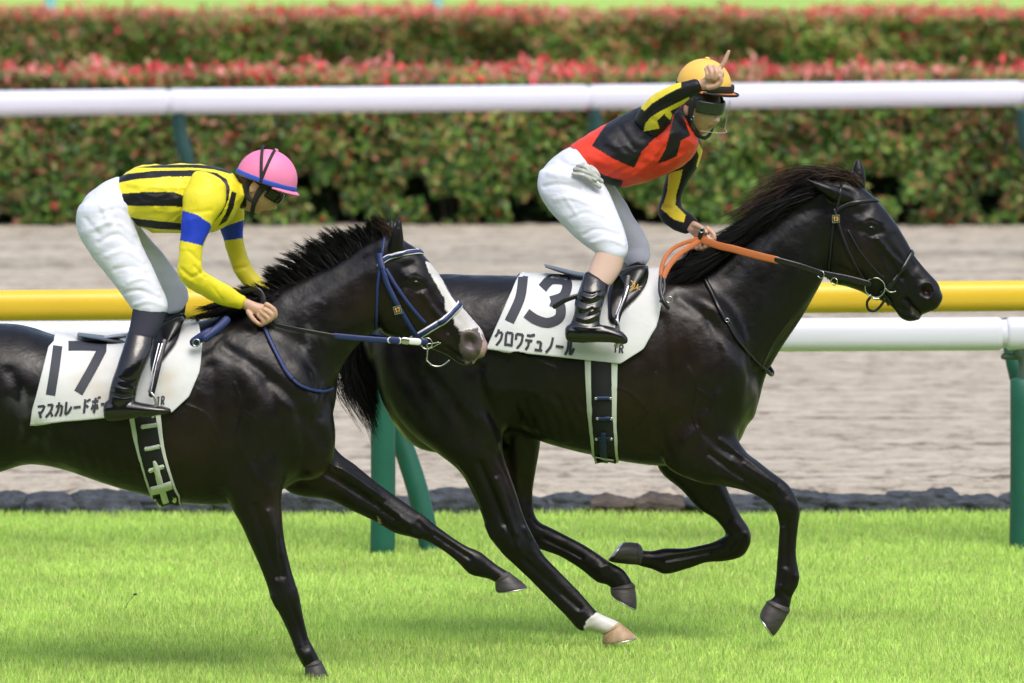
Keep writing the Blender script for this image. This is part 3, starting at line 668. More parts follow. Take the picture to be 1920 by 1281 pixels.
for vn in ([(1290,690),(1308,730),(1300,780),(1318,825)], [(1308,730),(1340,755),(1350,800)], [(1660,500),(1676,528),(1690,552)], [(1676,528),(1664,545)], [(1395,870),(1425,892),(1450,915)], [(1130,900-180),(1180,735),(1215,770)], [(930,650),(985,668),(1040,690)], [(860,870),(885,905),(905,950)], [(960,1010),(1000,1060),(1050,1110)], [(1480,600),(1450,640),(1430,690)], [(1230,700),(1215,760),(1190,800)]):
    ST13.append((vn, 1.9, .0036))
for i in range(9): ST13.append(([(955+i*22, 735+i*3), (975+i*22, 790), (985+i*22, 830)], 4, -.0028))
WH = (.62, .60, .60)
MK13 = [([(1728,540),(1736,536),(1746,540),(1748,549),(1740,555),(1730,550)], (.020,.006,.006)), ([(1706,574),(1716,580),(1730,592),(1722,597),(1710,588)], (.10,.09,.07)), ([(1097,1168),(1113,1152),(1124,1146),(1142,1150),(1175,1168),(1140,1200),(1095,1182)], WH)]
h13, me13 = horse('black race horse wearing number 13 saddle cloth, head stretched forward, all hooves off the turf', Y13, L13, E13, G13, ST13, 5, MK13, [(1260,640,60),(1240,800,50),(985,900,30),(960,880,20),(1150,760,60),(1610,490,30)])
body13 = obj('body', me13, M['coat'], h13); B13 = bvh_of(me13)
hoof(h13, ((1131,1189),(1164,1169)), ((1131,1209),(1196,1197)), Y13, -.14, M['hoofl'], .04, .058)['label'] = 'pale beige hoof below a white sock'
hoof(h13, ((1144,1104),(1191,1101)), ((1147,1118),(1194,1145)), Y13, .13, M['hoof'], .04, .056)
hoof(h13, ((1479,1150),(1437,1129)), ((1450,1196),(1423,1156)), Y13, -.17, M['hoof'], .042, .058)
hoof(h13, ((1198,1060),(1194,1018)), ((1139,1053),(1168,1017)), Y13, .17, M['hoof'], .042, .058)
mn = strands([[(1608,350),(1585,330),(1552,328),(1520,342)],[(1585,342),(1545,324),(1507,334),(1478,356)],[(1550,338),(1508,334),(1472,357),(1446,386)],[(1520,352),(1478,357),(1438,384),(1408,412)],[(1485,372),(1442,390),(1402,414),(1366,440)],[(1447,400),(1405,420),(1362,446),(1326,468)],[(1405,432),(1365,450),(1320,472),(1280,490)],[(1362,460),(1325,482),(1285,498),(1252,513)],[(1310,488),(1290,500),(1265,512),(1242,525)]], Y13, 420, 40, 8, 3, .0011, tipn=.55)
obj('mane', mn, M['hair'], h13, False)
mn = strands([[(1540,352,-.05),(1500,362,-.07),(1462,385,-.09),(1430,410,-.09)],[(1500,372,-.05),(1462,388,-.08),(1425,412,-.10),(1385,440,-.10)],[(1450,405,-.05),(1412,424,-.09),(1375,450,-.11),(1335,474,-.11)],[(1400,440,-.05),(1365,470,-.11),(1320,500,-.13),(1280,515,-.13)],[(1350,470,-.05),(1315,495,-.11),(1280,512,-.12),(1250,535,-.12)]], Y13, 240, 40, 8, 4, .0011, tipn=.55)
m2 = obj('mane_lock', mn, M['hair'], h13, False)
mn = strands([[(1606,352,-.03),(1588,332,-.04),(1560,328,-.05),(1530,336,-.06)],[(1605,348),(1588,325),(1553,319),(1518,328)],[(1560,334),(1512,316),(1468,324),(1432,344)],[(1525,340),(1485,335),(1440,355),(1410,380)],[(1470,370),(1425,390),(1385,405),(1350,425)]], Y13, 90, 16, 11, 14, .0010, tipn=.8)
obj('brown_mane_wisps', mn, M['hair2'], h13, False)
tl = strands([[(715,565),(675,605),(650,660),(655,720),(690,770)],[(712,570),(685,620),(665,680),(680,740),(705,790)],[(710,580),(695,630),(685,690),(695,745),(712,795)],[(718,560),(670,600),(638,655),(634,710),(660,745)]], Y13+.02, 90, 36, 7, 9, .0016)
obj('tail', tl, M['hair'], h13, False)
# ---- horse 17
L17 = [
 ([(-128,690,-126,770,.14),(-105,642,-95,840,.215),(-65,615,-50,885,.25),(-10,606,0,885,.275),(50,611,55,870,.285),(110,630,118,880,.30),(175,642,188,904,.31),(240,636,258,924,.315),(310,618,325,940,.305),(370,602,390,947,.28),(425,590,440,946,.26),(480,590,485,940,.25),(530,610,530,918,.245),(575,650,570,895,.215),(602,715,600,865,.15)], dict(n=5, seg=48, cap=(.6,.4), powr=2.15)),
 ([(375,603,545,890,.17),(430,583,606,830,.165),(485,556,628,760,.14),(540,530,634,706,.118),(595,506,654,668,.10),(642,482,680,640,.09),(682,458,700,622,.082),(712,445,712,610,.08)], dict(n=5, seg=40, cap=(.5,.5))),
 ([(712,445,705,590,.075),(742,444,716,622,.088),(766,457,742,634,.098),(790,474,764,641,.096),(812,499,785,648,.086),(832,527,806,654,.070),(850,556,826,661,.058),(868,578,843,669,.053),(885,598,858,676,.054),(902,617,880,679,.055),(911,638,900,672,.044)], dict(n=5, seg=36, cap=(.5,.5), powr=2.3)),
 ([(838,657,842,668,.028),(856,664,857,680,.034),(874,668,874,687,.034),(888,671,888,683,.028)], dict(n=4, seg=20, cap=(.7,.8))),
 ([(430,650,530,690,.07,-.15),(415,720,555,740,.09,-.165),(405,800,560,810,.10,-.16),(405,870,540,880,.09,-.15)], dict(n=4, seg=24, cap=(.8,.6))),
 ([(430,650,530,690,.07,.15),(415,720,555,740,.09,.165),(405,800,560,810,.10,.16),(405,870,540,880,.09,.15)], dict(n=4, seg=24, cap=(.8,.6))),
 # breast
 ([(550,740,620,745,.09,-.06),(540,810,629,815,.11,-.06),(530,870,625,865,.10,-.05)], dict(n=4, seg=24, cap=(.8,.8))),
 ([(550,740,620,745,.09,.06),(540,810,629,815,.11,.06),(530,870,625,865,.10,.05)], dict(n=4, seg=24, cap=(.8,.8))),
]
E17 = [([(728,476,756,474,.032,-.055),(730,460,757,456,.034,-.064),(735,438,755,434,.026,-.072),(742,420,753,418,.016,-.074),(748,404,750,404,.006,-.074)], dict(n=4, seg=16, cap=(.5,.5))),
       ([(722,462,742,460,.026,.06),(722,445,742,440,.026,.064),(728,424,740,421,.017,.066),(733,410,735,410,.005,.066)], dict(n=4, seg=16, cap=(.5,.5)))]
G17 = [
 ([(552,800,400,850,.12,-.12),(545,868,410,905,.11,-.14),(530,922,431,948,.088,-.15),(530,972,453,985,.072,-.155),(535,1015,470,1023,.059,-.16),(543,1055,487,1062,.050,-.16),(552,1090,500,1097,.047,-.16),(560,1118,508,1124,.048,-.16),(566,1146,525,1153,.040,-.16),(572,1172,537,1178,.031,-.16),(579,1197,548,1204,.030,-.16),(589,1217,556,1226,.036,-.16),(603,1245,570,1251,.032,-.16)], dict(n=5, seg=28, cap=(.6,.3))),
 ([(590,770,500,880,.12,.12),(630,842,545,925,.095,.14),(666,872,616,938,.074,.15),(700,901,658,957,.060,.155),(736,927,702,978,.050,.16),(766,948,738,998,.047,.16),(795,968,772,1007,.046,.16),(817,985,797,1014,.036,.16),(846,1006,826,1030,.029,.16),(873,1023,853,1050,.030,.16),(901,1036,876,1072,.036,.16),(916,1048,898,1081,.032,.16),(933,1061,914,1084,.030,.16),(957,1075,929,1091,.034,.16)], dict(n=5, seg=28, cap=(.6,.3))),
 # hind legs driving out behind
 ([(-130,720,20,760,.15,-.12),(-160,800,-20,850,.12,-.13),(-185,860,-85,900,.085,-.14),(-240,930,-170,955,.055,-.14),(-300,985,-240,1010,.045,-.14),(-380,1060,-335,1085,.03,-.14),(-440,1120,-400,1140,.036,-.14),(-455,1160,-415,1165,.032,-.14)], dict(n=5, seg=26, cap=(.6,.4))),
 ([(-130,720,20,760,.15,.12),(-170,790,-40,850,.12,.13),(-215,845,-115,900,.085,.14),(-290,900,-215,940,.055,.14),(-350,930,-300,975,.045,.14),(-440,990,-400,1022,.03,.14),(-500,1050,-465,1070,.036,.14),(-515,1090,-480,1095,.032,.14)], dict(n=5, seg=26, cap=(.6,.4))),
]
ST17 = [
 ([(792,552),(815,585),(835,610)], 4, .009), ([(800,572),(820,600),(838,622)], 5, -.006), ([(826,545),(845,575),(860,600)], 5, -.005), ([(768,544),(784,551),(797,547)], 2.2, .0025), ([(764,528),(776,521),(791,526)], 2.2, .005), ([(750,580),(765,620),(780,640)], 7, -.007), ([(720,520),(745,580),(755,620)], 16, .006),
 ([(764,520),(778,512),(794,520)], 4, .005), ([(762,537),(778,546),(796,540)], 5, -.005), ([(760,500),(772,496)], 6, -.006),
 ([(880,640),(884,643)], 6.5, -.024), ([(866,645),(868,628),(884,624),(898,636),(897,655)], 3, .008), ([(868,655),(884,662)],4,.004),
 ([(838,652),(858,667),(880,678),(905,672)], 2.4, -.010), ([(835,610),(848,635),(858,650)], 6, -.004), ([(800,575),(830,595),(850,618)], 3, .0035), ([(808,622),(832,640)], 2, .003),
 ([(690,640),(650,690),(620,740),(600,780)], 9, -.010), ([(670,600),(620,660),(570,720),(520,780)], 28, .010), ([(700,480),(655,505),(610,530),(550,560)], 10, -.007),
 ([(420,650),(480,690),(550,750),(605,830)], 9, -.012), ([(500,720),(525,790),(510,850)], 8, -.009), ([(455,690),(475,770),(455,850)], 16, .009), ([(395,690),(405,790),(395,880),(420,940)], 10, -.011),
 ([(560,780),(575,850),(560,900)], 8, -.009), ([(600,760),(608,830)], 16, .010), ([(470,880),(500,915)], 8, .007), ([(560,690),(580,740)], 10, .006),
 ([(480,950),(500,1020),(520,1080)], 5, -.008,(-1,-.03)), ([(505,960),(525,1040)], 5, .006,(-1,-.03)), ([(520,1010),(530,1080)], 3, -.005,(-1,-.03)), ([(530,1100),(535,1125)], 8, .002,(-1,-.03)), ([(552,1150),(575,1215)], 4, -.005,(-1,-.03)),
 ([(556,1105),(562,1122)], 4, .004,(-1,-.03)), ([(512,1118),(520,1138)], 4, .005,(-1,-.03)), ([(540,1120),(548,1142)], 3, -.004,(-1,-.03)), ([(538,1160),(556,1212)], 2.2, .0035,(-1,-.03)), ([(560,1222),(570,1232)], 4, .004,(-1,-.03)), ([(772,1000),(786,1008)], 4, .005,(.03,1)), ([(790,966),(804,974)], 3.5, .004,(.03,1)), ([(786,980),(800,996)], 3, -.004,(.03,1)), ([(830,1026),(868,1056)], 2.2, .003,(.03,1)), ([(880,1072),(890,1080)], 4, .005,(.03,1)), ([(600,880),(680,930),(740,970)], 5, -.008,(.03,1)), ([(640,880),(700,925)], 6, .007,(.03,1)), ([(720,950),(770,985)], 4, .005,(.03,1)), ([(815,1003),(880,1046)], 3, -.005,(.03,1)),
 ([(20,700),(60,780),(80,840)], 10, -.010), ([(-10,650),(20,720)], 20, .008), ([(60,780),(120,800),(170,830)], 9, .006), ([(-60,700),(-20,760)], 20, .01),
]
for vn in ([(440,720),(455,770),(445,820),(470,870)], [(455,770),(490,800),(500,850)], [(812,575),(828,605),(840,630)], [(580,700),(590,750),(585,800)], [(350,760),(390,780),(410,820)], [(500,960),(515,1010),(520,1060)], [(650,660),(610,710),(585,760)], [(620,870),(680,905),(720,935)], [(170,830),(230,845),(260,870)]):
    ST17.append((vn, 1.9, .0036))
for i in range(8): ST17.append(([(110+i*22, 800+i*2), (130+i*22, 850), (140+i*22, 890)], 4, -.0022))
PK = (.36, .24, .23)
MK17 = [([(797,489),(808,493),(825,512),(836,538),(850,562),(873,582),(905,618),(930,632),(920,650),(900,632),(888,622),(868,628),(856,612),(846,592),(834,577),(833,558),(815,528),(803,510)], WH),
        ([(862,622),(895,614),(905,640),(900,672),(875,684),(862,660)], (.10,.08,.08)), ([(902,626),(915,632),(915,652),(907,672),(890,684),(884,680),(897,668),(903,652),(906,640)], PK), ([(706,968),(714,975),(716,981),(708,982)], (.35,.28,.24))]
h17, me17 = horse('black race horse with white blaze and number 17 saddle cloth, cut off at left', Y17, L17, E17, G17, ST17, 31, MK17, [(610,905,22),(590,900,30),(690,570,35),(780,590,30),(350,850,60),(520,950,30),(820,640,20)], [(600,585,14,.4),(575,610,24,.25),(568,645,9,.9),(50,735,20,.4),(70,800,22,.2)])
body17 = obj('body', me17, M['coat'], h17); B17 = bvh_of(me17)
hoof(h17, ((958,1075),(928,1091)), ((991,1102),(931,1112)), Y17, .16, M['hoof'], .042, .058)
hoof(h17, ((604,1242),(571,1250)), ((617,1272),(574,1277)), Y17, -.16, M['hoof'], .042, .058)
hoof(h17, ((-455,1162),(-414,1167)), ((-465,1195),(-405,1198)), Y17, -.14, M['hoof'], .042, .056)
hoof(h17, ((-515,1092),(-480,1097)), ((-530,1125),(-478,1130)), Y17, .14, M['hoof'], .042, .056)
mn = strands([[(730,452),(722,430),(714,415),(704,405)],[(706,468),(700,448),(694,432),(688,420)],[(684,478),(672,455),(660,440),(648,432)],[(655,494),(635,468),(618,452),(604,443)],[(625,510),(600,484),(582,466),(566,458)],[(596,525),(570,503),(552,488),(535,482)],[(566,538),(545,522),(528,510),(512,506)],[(530,550),(512,545),(495,535),(482,528)],[(480,565),(460,560),(445,555),(430,556)],[(440,580),(415,578),(390,580),(362,584)]], Y17, 210, 60, 6, 23, .0012, tipn=.42)
obj('mane', mn, M['hair'], h17, False)
mn = strands([[(545,548,-.02),(522,556,-.05),(500,562,-.06)],[(480,562,-.04),(450,580,-.09),(420,592,-.10)],[(430,580,-.04),(390,588,-.09),(355,598,-.10)]], Y17, 110, 40, 4, 24, .0012, tipn=.5)
obj('mane_lock', mn, M['hair'], h17, False)
mn = strands([[(745,458,-.02),(735,435),(722,418),(705,405)],[(735,455,-.02),(722,438),(712,428),(700,420)]], Y17, 40, 26, 5, 25, .0011, tipn=.6)
obj('forelock', mn, M['hair2'], h17, False)
tl = strands([[(-125,660),(-170,700),(-200,780),(-215,860)],[(-120,670),(-150,740),(-165,820),(-190,900)]], Y17, 50, 30, 8, 26, .0016); obj('tail', tl, M['hair'], h17, False)
# eyes
def eyes(root, bvh, x, y, Y0, r):
    h = hit(bvh, x, y, Y0); 
    for s in (1, -1):
        c = np.array([h[0], h[1]+r*.62 if s == 1 else 2*Y0-h[1]-r*.62, h[2]]); mb = MB(); ellipsoid(mb, c, (r*1.0, r*.85, r*.80)); obj('eye', mb.me('eye'), M['eye'], root)
eyes(h13, B13, 1633, 429, Y13, .021); eyes(h17, B17, 779, 531, Y17, .021)
place(h13, tuple(P(1100, 1225, Y13)*[1, 1, 0])); place(h17, tuple(P(300, 1260, Y17)*[1, 1, 0]))
MRK = len(bpy.data.objects)

# ================================================================== TACK
def edge(pl, v):
    pl = np.asarray(pl, float); d = np.concatenate([[0], np.cumsum(np.linalg.norm(np.diff(pl, axis=0), axis=1))]); d /= d[-1]
    return np.array([np.interp(v, d, pl[:, 0]), np.interp(v, d, pl[:, 1])])
def saddle_cloth(label, bvh, Y0, rear, front, seed, stains=()):
    t = thing('saddle_cloth', label, 'saddle cloth', 'numbered saddle cloths'); nu, nv = 90, 44; near = []
    for i in range(nu+1):
        col = []; u = i/nu; last = None
        for k in range(nv+1):
            v = 1-k/nv*.93; a = edge(rear, v); b = edge(front, v); q = a+(b-a)*u; h = hit(bvh, q[0], q[1], Y0, .014)
            if h is None: h = np.array([P(q[0], q[1], Y0)[0], (last[1] if last is not None else Y0)+.02, P(q[0], q[1], Y0)[2]])
            last = h; col.append(h)
        near.append(col)
    rows = []
    for col in near:
        p = col[-1]; far = []
        for c in col[::-1]: far.append(np.array([c[0], 2*Y0-c[1], c[2]]))
        top = []; m = 12
        for k in range(1, m):
            f = k/m; y = p[1]+(2*Y0-2*p[1])*f; r = bvh.ray_cast(Vector((p[0], y, 5)), Vector((0, 0, -1)))
            z = r[0].z+.014 if r[0] is not None else p[2]; top.append(np.array([p[0], y, max(z, p[2]-.002)]))
        rows.append(col+top+far)
    R_ = np.array(rows)
    for _ in range(4): R_[1:-1, 1:-1] = (R_[1:-1, 1:-1]*2+R_[:-2, 1:-1]+R_[2:, 1:-1]+R_[1:-1, :-2]+R_[1:-1, 2:])/6
    fl = R_.reshape(-1, 3); fl[:, 1] -= np.sign(Y0-fl[:, 1])*(.003+.003*wob(fl, 1.6, seed, 2)); R_ = fl.reshape(R_.shape)
    mb = MB(); mb.add(*grid_mesh(R_)); me = mb.me('cloth'); Vc = getV(me); qc = px(Vc); Cc = np.tile(np.array([.66, .68, .69]), (len(Vc), 1))
    for (sx, sy, sr) in stains:
        k = (np.exp(-((qc[:, 0]-sx)**2+(qc[:, 1]-sy)**2)/(2*sr*sr))*np.clip(.5+wob(Vc, 5, 9, 3), 0, 1))[:, None]; Cc = Cc*(1-k)+np.array([.50, .44, .33])*k
    setcol(me, Cc); o = obj('cloth', me, M['cloth'], t); solid(o, .005, 0)
    return t, bvh_of(me)
def ink(t, bvh, Y0, name, strokes, hw, m=None, off=.0045):
    mb = MB()
    for s in strokes:
        p = [tuple(q)+(hw,) if len(q) == 2 else q for q in s]
        if len(p) == 2: p = [p[0], ((p[0][0]+p[1][0])/2, (p[0][1]+p[1][1])/2, p[0][2]), p[1]]
        surf_strap(mb, bvh, p, hw, Y0, off, 1.5, 3); off += .00012
    return obj(name, mb.me(name), m or M['ink'], t, False)
def glyph(ch):   # strokes in a unit square, y down
    Gm = {'ク': [[(.42,0),(.30,.28),(.08,.48)],[(.36,.18),(.86,.18)],[(.86,.18),(.74,.60),(.30,1)]],
     'ロ': [[(.14,.12),(.14,.95)],[(.14,.12),(.86,.12)],[(.86,.12),(.86,.95)],[(.14,.86),(.86,.86)]],
     'ワ': [[(.12,.12),(.12,.48)],[(.12,.12),(.88,.12)],[(.88,.12),(.78,.62),(.34,1)]],
     'デ': [[(.16,.12),(.66,.12)],[(.02,.42),(.86,.42)],[(.46,.42),(.42,.75),(.16,1)],[(.76,0),(.82,.16)],[(.92,-.04),(.98,.12)]],
     'ュ': [[(.16,.42),(.70,.42)],[(.70,.42),(.64,.92)],[(.02,.92),(.92,.92)]],
     'ノ': [[(.82,.02),(.66,.58),(.16,1)]], 'ー': [[(.04,.52),(.96,.52)]],
     'ル': [[(.28,.1),(.26,.6),(.04,.98)],[(.58,.04),(.58,.94)],[(.58,.94),(.80,.80),(.98,.50)]],
     'マ': [[(.04,.14),(.92,.14)],[(.92,.14),(.78,.42),(.46,.68)],[(.28,.50),(.62,.98)]],
     'ス': [[(.12,.12),(.80,.12)],[(.80,.12),(.60,.58),(.06,.98)],[(.56,.58),(.92,.98)]],
     'カ': [[(.06,.28),(.88,.28)],[(.88,.28),(.84,.80),(.76,.95),(.60,.92)],[(.44,0),(.40,.55),(.08,.98)]],
     'レ': [[(.22,.04),(.22,.94)],[(.22,.94),(.62,.78),(.94,.42)]],
     'ド': [[(.30,.02),(.30,1)],[(.32,.40),(.78,.62)],[(.62,.08),(.70,.24)],[(.80,.02),(.88,.18)]],
     'ボ': [[(.04,.26),(.86,.26)],[(.46,0),(.46,.98),(.32,.92)],[(.24,.48),(.08,.82)],[(.68,.48),(.86,.82)],[(.82,-.04),(.87,.10)],[(.95,-.06),(1.0,.08)]],
     '1': [[(.2,.2),(.5,.03)],[(.5,.0),(.5,1)]], 'R': [[(.14,0),(.14,1)],[(.14,.05),(.6,.05),(.8,.25),(.6,.48),(.14,.5)],[(.45,.5),(.82,1)]],
     '3': [[(.1,.12),(.5,.02),(.8,.24),(.42,.46)],[(.42,.46),(.86,.7),(.5,.98),(.06,.86)]], '7': [[(.05,.05),(.9,.05)],[(.9,.05),(.35,1)]]}
    return Gm[ch]
def text(strs, x0, y0, dx, dy, w_, h_, sx=0.0):
    """lettering running from (x0,y0) along (dx,dy) per character; sx slants the uprights"""
    out = []
    for i, ch in enumerate(strs):
        ox, oy = x0+dx*i, y0+dy*i
        for st in glyph(ch): out.append([(ox+p[0]*w_-p[1]*sx, oy+p[1]*h_+p[0]*w_*dy/dx) for p in st])
    return out
c13, BC13 = saddle_cloth('white saddle cloth with large number 13 on the horse of the pointing jockey', B13, Y13, [(984,506),(968,530),(912,655)], [(1240,507),(1243,540),(1239,575),(1228,615),(1205,655),(1162,682)], 3)
ink(c13, BC13, Y13, 'number', [[(981,519),(975,560),(955,604)], [(1017,542),(1034,526),(1062,530),(1057,556),(1033,566)], [(1033,566),(1050,574),(1049,596),(1028,606),(1005,600),(987,588)]], 9.3)
ink(c13, BC13, Y13, 'lettering', text('クロワデュノール', 929, 617, 19, 2.75, 16, 30, 3), 2.3)
ink(c13, BC13, Y13, 'race_number', text('1R', 1150, 645, 11, 1, 9, 16, 1), 1.5)
c17, BC17 = saddle_cloth('white saddle cloth with large number 17 on the horse with the white blaze', B17, Y17, [(108,636),(90,655),(56,796)], [(358,598),(374,612),(380,648),(373,700),(354,744),(322,773)], 5, [(178,705,26),(312,720,18),(190,740,14)])
ink(c17, BC17, Y17, 'number', [[(108,650),(103,690),(95,741)], [(128,650),(165,650),(200,652)], [(192,656),(174,690),(147,737)]], 8.8)
ink(c17, BC17, Y17, 'lettering', text('マスカレードボール', 71, 759, 17, -2, 14.5, 26, 2.5), 2.2)
ink(c17, BC17, Y17, 'race_number', text('1R', 294, 744, 8.5, -.5, 7, 16, 1), 1.4)
def girth(label, bvh, Y0, path, hwb, barsf):
    t = thing('girth', label, 'girth', 'saddle girths'); mb = MB(); surf_strap(mb, bvh, path, 20, Y0, .008, 4, 5, 'belly'); o = obj('sleeve', mb.me('s'), M['clothd'], t); solid(o, .004)
    mb = MB(); surf_strap(mb, bvh, [(p[0], p[1], hwb) for p in path], hwb, Y0, .013, 4, 3, 'belly'); o = obj('webbing', mb.me('s'), M['web'], t); solid(o, .003); barsf(t); return t
def bars13(t):
    for y in (745, 782, 818):
        mb = MB(); surf_strap(mb, B13, [(1117+(y-745)*.04, y), (1129, y), (1143+(y-745)*.04, y)], 3.2, Y13, .018, 2, 3); solid(obj('buckle_bar', mb.me('b'), M['navy'], t), .003)
        for x in (1117, 1144):
            h = hit(B13, x+(y-745)*.04, y, Y13, .02); mb = MB(); ellipsoid(mb, h, (.007, .003, .007), None, 12, 8); obj('stud', mb.me('b'), M['steel'], t)
    mb = MB(); surf_strap(mb, B13, [(1132,806),(1131,830),(1136,862)], 6, Y13, .023, 2, 3); solid(obj('tongue', mb.me('b'), M['navy'], t), .003)
    mb = MB(); surf_strap(mb, B13, [(1117,848),(1134,851),(1152,854)], 1.3, Y13, .024, 2, 3); solid(obj('buckle', mb.me('b'), M['steel'], t), .003)
def bars17(t):
    pale = M['clothd']
    for a, b in (((265,800),(293,796)), ((271,840),(299,835)), ((280,878),(307,871))):
        mb = MB(); surf_strap(mb, B17, [a, ((a[0]+b[0])/2, (a[1]+b[1])/2), b], 3.8, Y17, .018, 2, 3); solid(obj('buckle_bar', mb.me('b'), pale, t), .003)
        for q in (a, b):
            h = hit(B17, q[0], q[1], Y17, .021); mb = MB(); ellipsoid(mb, h, (.005, .003, .005), None, 12, 8); obj('stud', mb.me('b'), M['steel'], t)
    mb = MB(); surf_strap(mb, B17, [(289,860,3),(293,872,5.5),(303,905,5.5),(313,934,5.5)], 5, Y17, .023, 2, 3); solid(obj('tongue', mb.me('b'), pale, t), .003)
    mb = MB(); surf_strap(mb, B17, [(285,912),(303,908),(322,902)], 7, Y17, .025, 2, 3); solid(obj('buckle', mb.me('b'), pale, t), .003)
girth('white edged dark girth with navy buckle bars under the number 13 horse', B13, Y13, [(1127,650,31),(1127,700,30),(1129,780,27),(1134,840,24),(1138,864,23)], 19, bars13)
girth('white edged dark girth with pale buckle bars under the number 17 horse', B17, Y17, [(269,760,30),(273,790,29),(284,850,26),(305,915,24),(318,939,23)], 20, bars17)
# ---- bridles
def sstrap(t, name, bvh, path, hw, Y0, m, off=.006, mirror=True, th=.003):
    mb = MB(); m2 = surf_strap(mb, bvh, path, hw, Y0, off, 3, 3, mirror)
    if m2: solid(obj(name, m2.me(name), m, t), th)
    return solid(obj(name, mb.me(name), m, t), th)
def lstrap(t, name, bvh, a, b, hw, Y0, m, off=.006, bow=0):
    mb = MB(); loop_strap(mb, bvh, a, b, hw, Y0, off, bow, half=name == 'browband'); return solid(obj(name, mb.me(name), m, t), .003)
def bridle(label, bvh, Y0, m, white, D):
    t = thing('bridle', label, 'bridle', 'bridles')
    for n_, a, b, hw, bow in D['loops']:
        if white and n_ in ('browband', 'noseband'):
            o = lstrap(t, n_, bvh, a, b, hw, Y0, M['whitestrap'], .006, bow)
            mb = MB(); loop_strap(mb, bvh, a, b, hw*.62, Y0, .0095, bow, half=n_ == 'browband'); solid(obj('lining', mb.me('l'), m, o), .002)
        else: lstrap(t, n_, bvh, a, b, hw, Y0, m, .006, bow)
    for n_, pth, hw in D['straps']: sstrap(t, n_, bvh, pth, hw, Y0, m, .010)
    for s in (-1, 1):
        h = hit(bvh, *D['bit'], Y0, .012); c = (h[0], h[1] if s < 0 else 2*Y0-h[1], h[2]); mb = MB(); ring_(mb, c, D['bitr'], .0028, (.1, 1, .05)); obj('bit_ring', mb.me('r'), M['steel'], t)
    for pth in D['steel']:
        mb = MB(); tube(mb, [hit(bvh, p[0], p[1], Y0, .010) if hit(bvh, p[0], p[1], Y0) is not None else P(p[0], p[1], h[1]) for p in pth], .003, 3, 8); obj('bit_bar', mb.me('b'), M['steel'], t)
    (tx, ty), ang, chs = D['tag']
    h = hit(bvh, tx, ty, Y0, .016); mb = MB(); u = np.array([math.cos(ang), 0, math.sin(ang)]); v_ = np.array([-math.sin(ang), 0, math.cos(ang)])
    for nm, hw_, hh, of, mm in (('tag_frame', .017, .018, 0, M['steel']), ('tag_plate', .014, .015, -.003, M['tagc'])):
        mb = MB(); c = h+np.array([0, of, 0]); Vv = [c+u*a_*hw_+v_*b_*hh+np.array([0, d_, 0]) for d_ in (-.002, .002) for a_, b_ in ((-1, -1), (1, -1), (1, 1), (-1, 1))]
        mb.add(Vv, [(0, 1, 2, 3), (7, 6, 5, 4), (0, 4, 5, 1), (1, 5, 6, 2), (2, 6, 7, 3), (3, 7, 4, 0)]); o = obj(nm, mb.me(nm), mm, t, False)
        if nm == 'tag_frame': fr = o
        else: o.parent = fr
    mb = MB()
    for i, ch in enumerate(chs):
        for st in glyph(ch):
            pts = [h+np.array([0, -.0065, 0])+u*((-.011+.011*i)+p[0]*.010)+v_*(.009-p[1]*.018) for p in st]; tube(mb, pts, .0016, 2, 6)
    obj('tag_digits', mb.me('d'), M['tago'], fr, False)
    return t
br13 = bridle('thin black leather bridle with round bit ring and number 13 tag', B13, Y13, M['black'], False, dict(
    loops=[('browband', (1645,376), (1563,397), 4.0, 9), ('noseband', (1712,470), (1640,560), 4.2, -6), ('throat_latch', (1580,336), (1552,520), 2.4, 6)],
    straps=[('cheekpiece', [(1564,392),(1572,420),(1582,450),(1600,490),(1620,522),(1634,532)], 2.6), ('noseband_strap', [(1590,432),(1612,470),(1640,505),(1656,520)], 1.6), ('curb_strap', [(1650,545),(1662,556),(1672,568)], 2.4)],
    bit=(1641,537), bitr=.044, steel=[[(1660,540),(1668,546),(1678,545)]], tag=((1568,411), .05, '13')))
br17 = bridle('navy bridle with white edged browband and noseband and number 17 tag', B17, Y17, M['navy'], True, dict(
    loops=[('browband', (793,474), (709,501), 5.0, 13), ('noseband', (864,568), (792,618), 6.5, -7), ('throat_latch', (722,446), (706,618), 2.6, 5)],
    straps=[('headpiece', [(712,476),(714,490),(718,505)], 6), ('cheekpiece', [(718,500),(726,530),(740,560),(757,590),(774,618),(786,634)], 4.6), ('noseband_strap', [(724,505),(745,540),(770,575),(797,606)], 3.2)],
    bit=(800,641), bitr=.024, steel=[[(792,632),(802,642),(822,640)],[(803,655),(812,648),(826,641)],[(800,640),(802,655),(800,676)],[(800,676),(812,686),(828,686),(842,676)]], tag=((745,580), .25, '17')))
# curb loop below the chin of 13
mb = MB(); tube(mb, chain([(1634,556,-.09),(1626,566,-.09),(1628,580,-.08),(1640,583,-.07),(1652,573,-.07),(1658,562,-.075)], Y13), .006, 4, 10, flat=.4); obj('chin_loop', mb.me('c'), M['black'], br13)
mb = MB(); tube(mb, chain([(1648,560,-.11),(1636,560,-.11),(1632,553,-.115)], Y13), .003, 4, 8); obj('hook', mb.me('c'), M['steel'], br13)
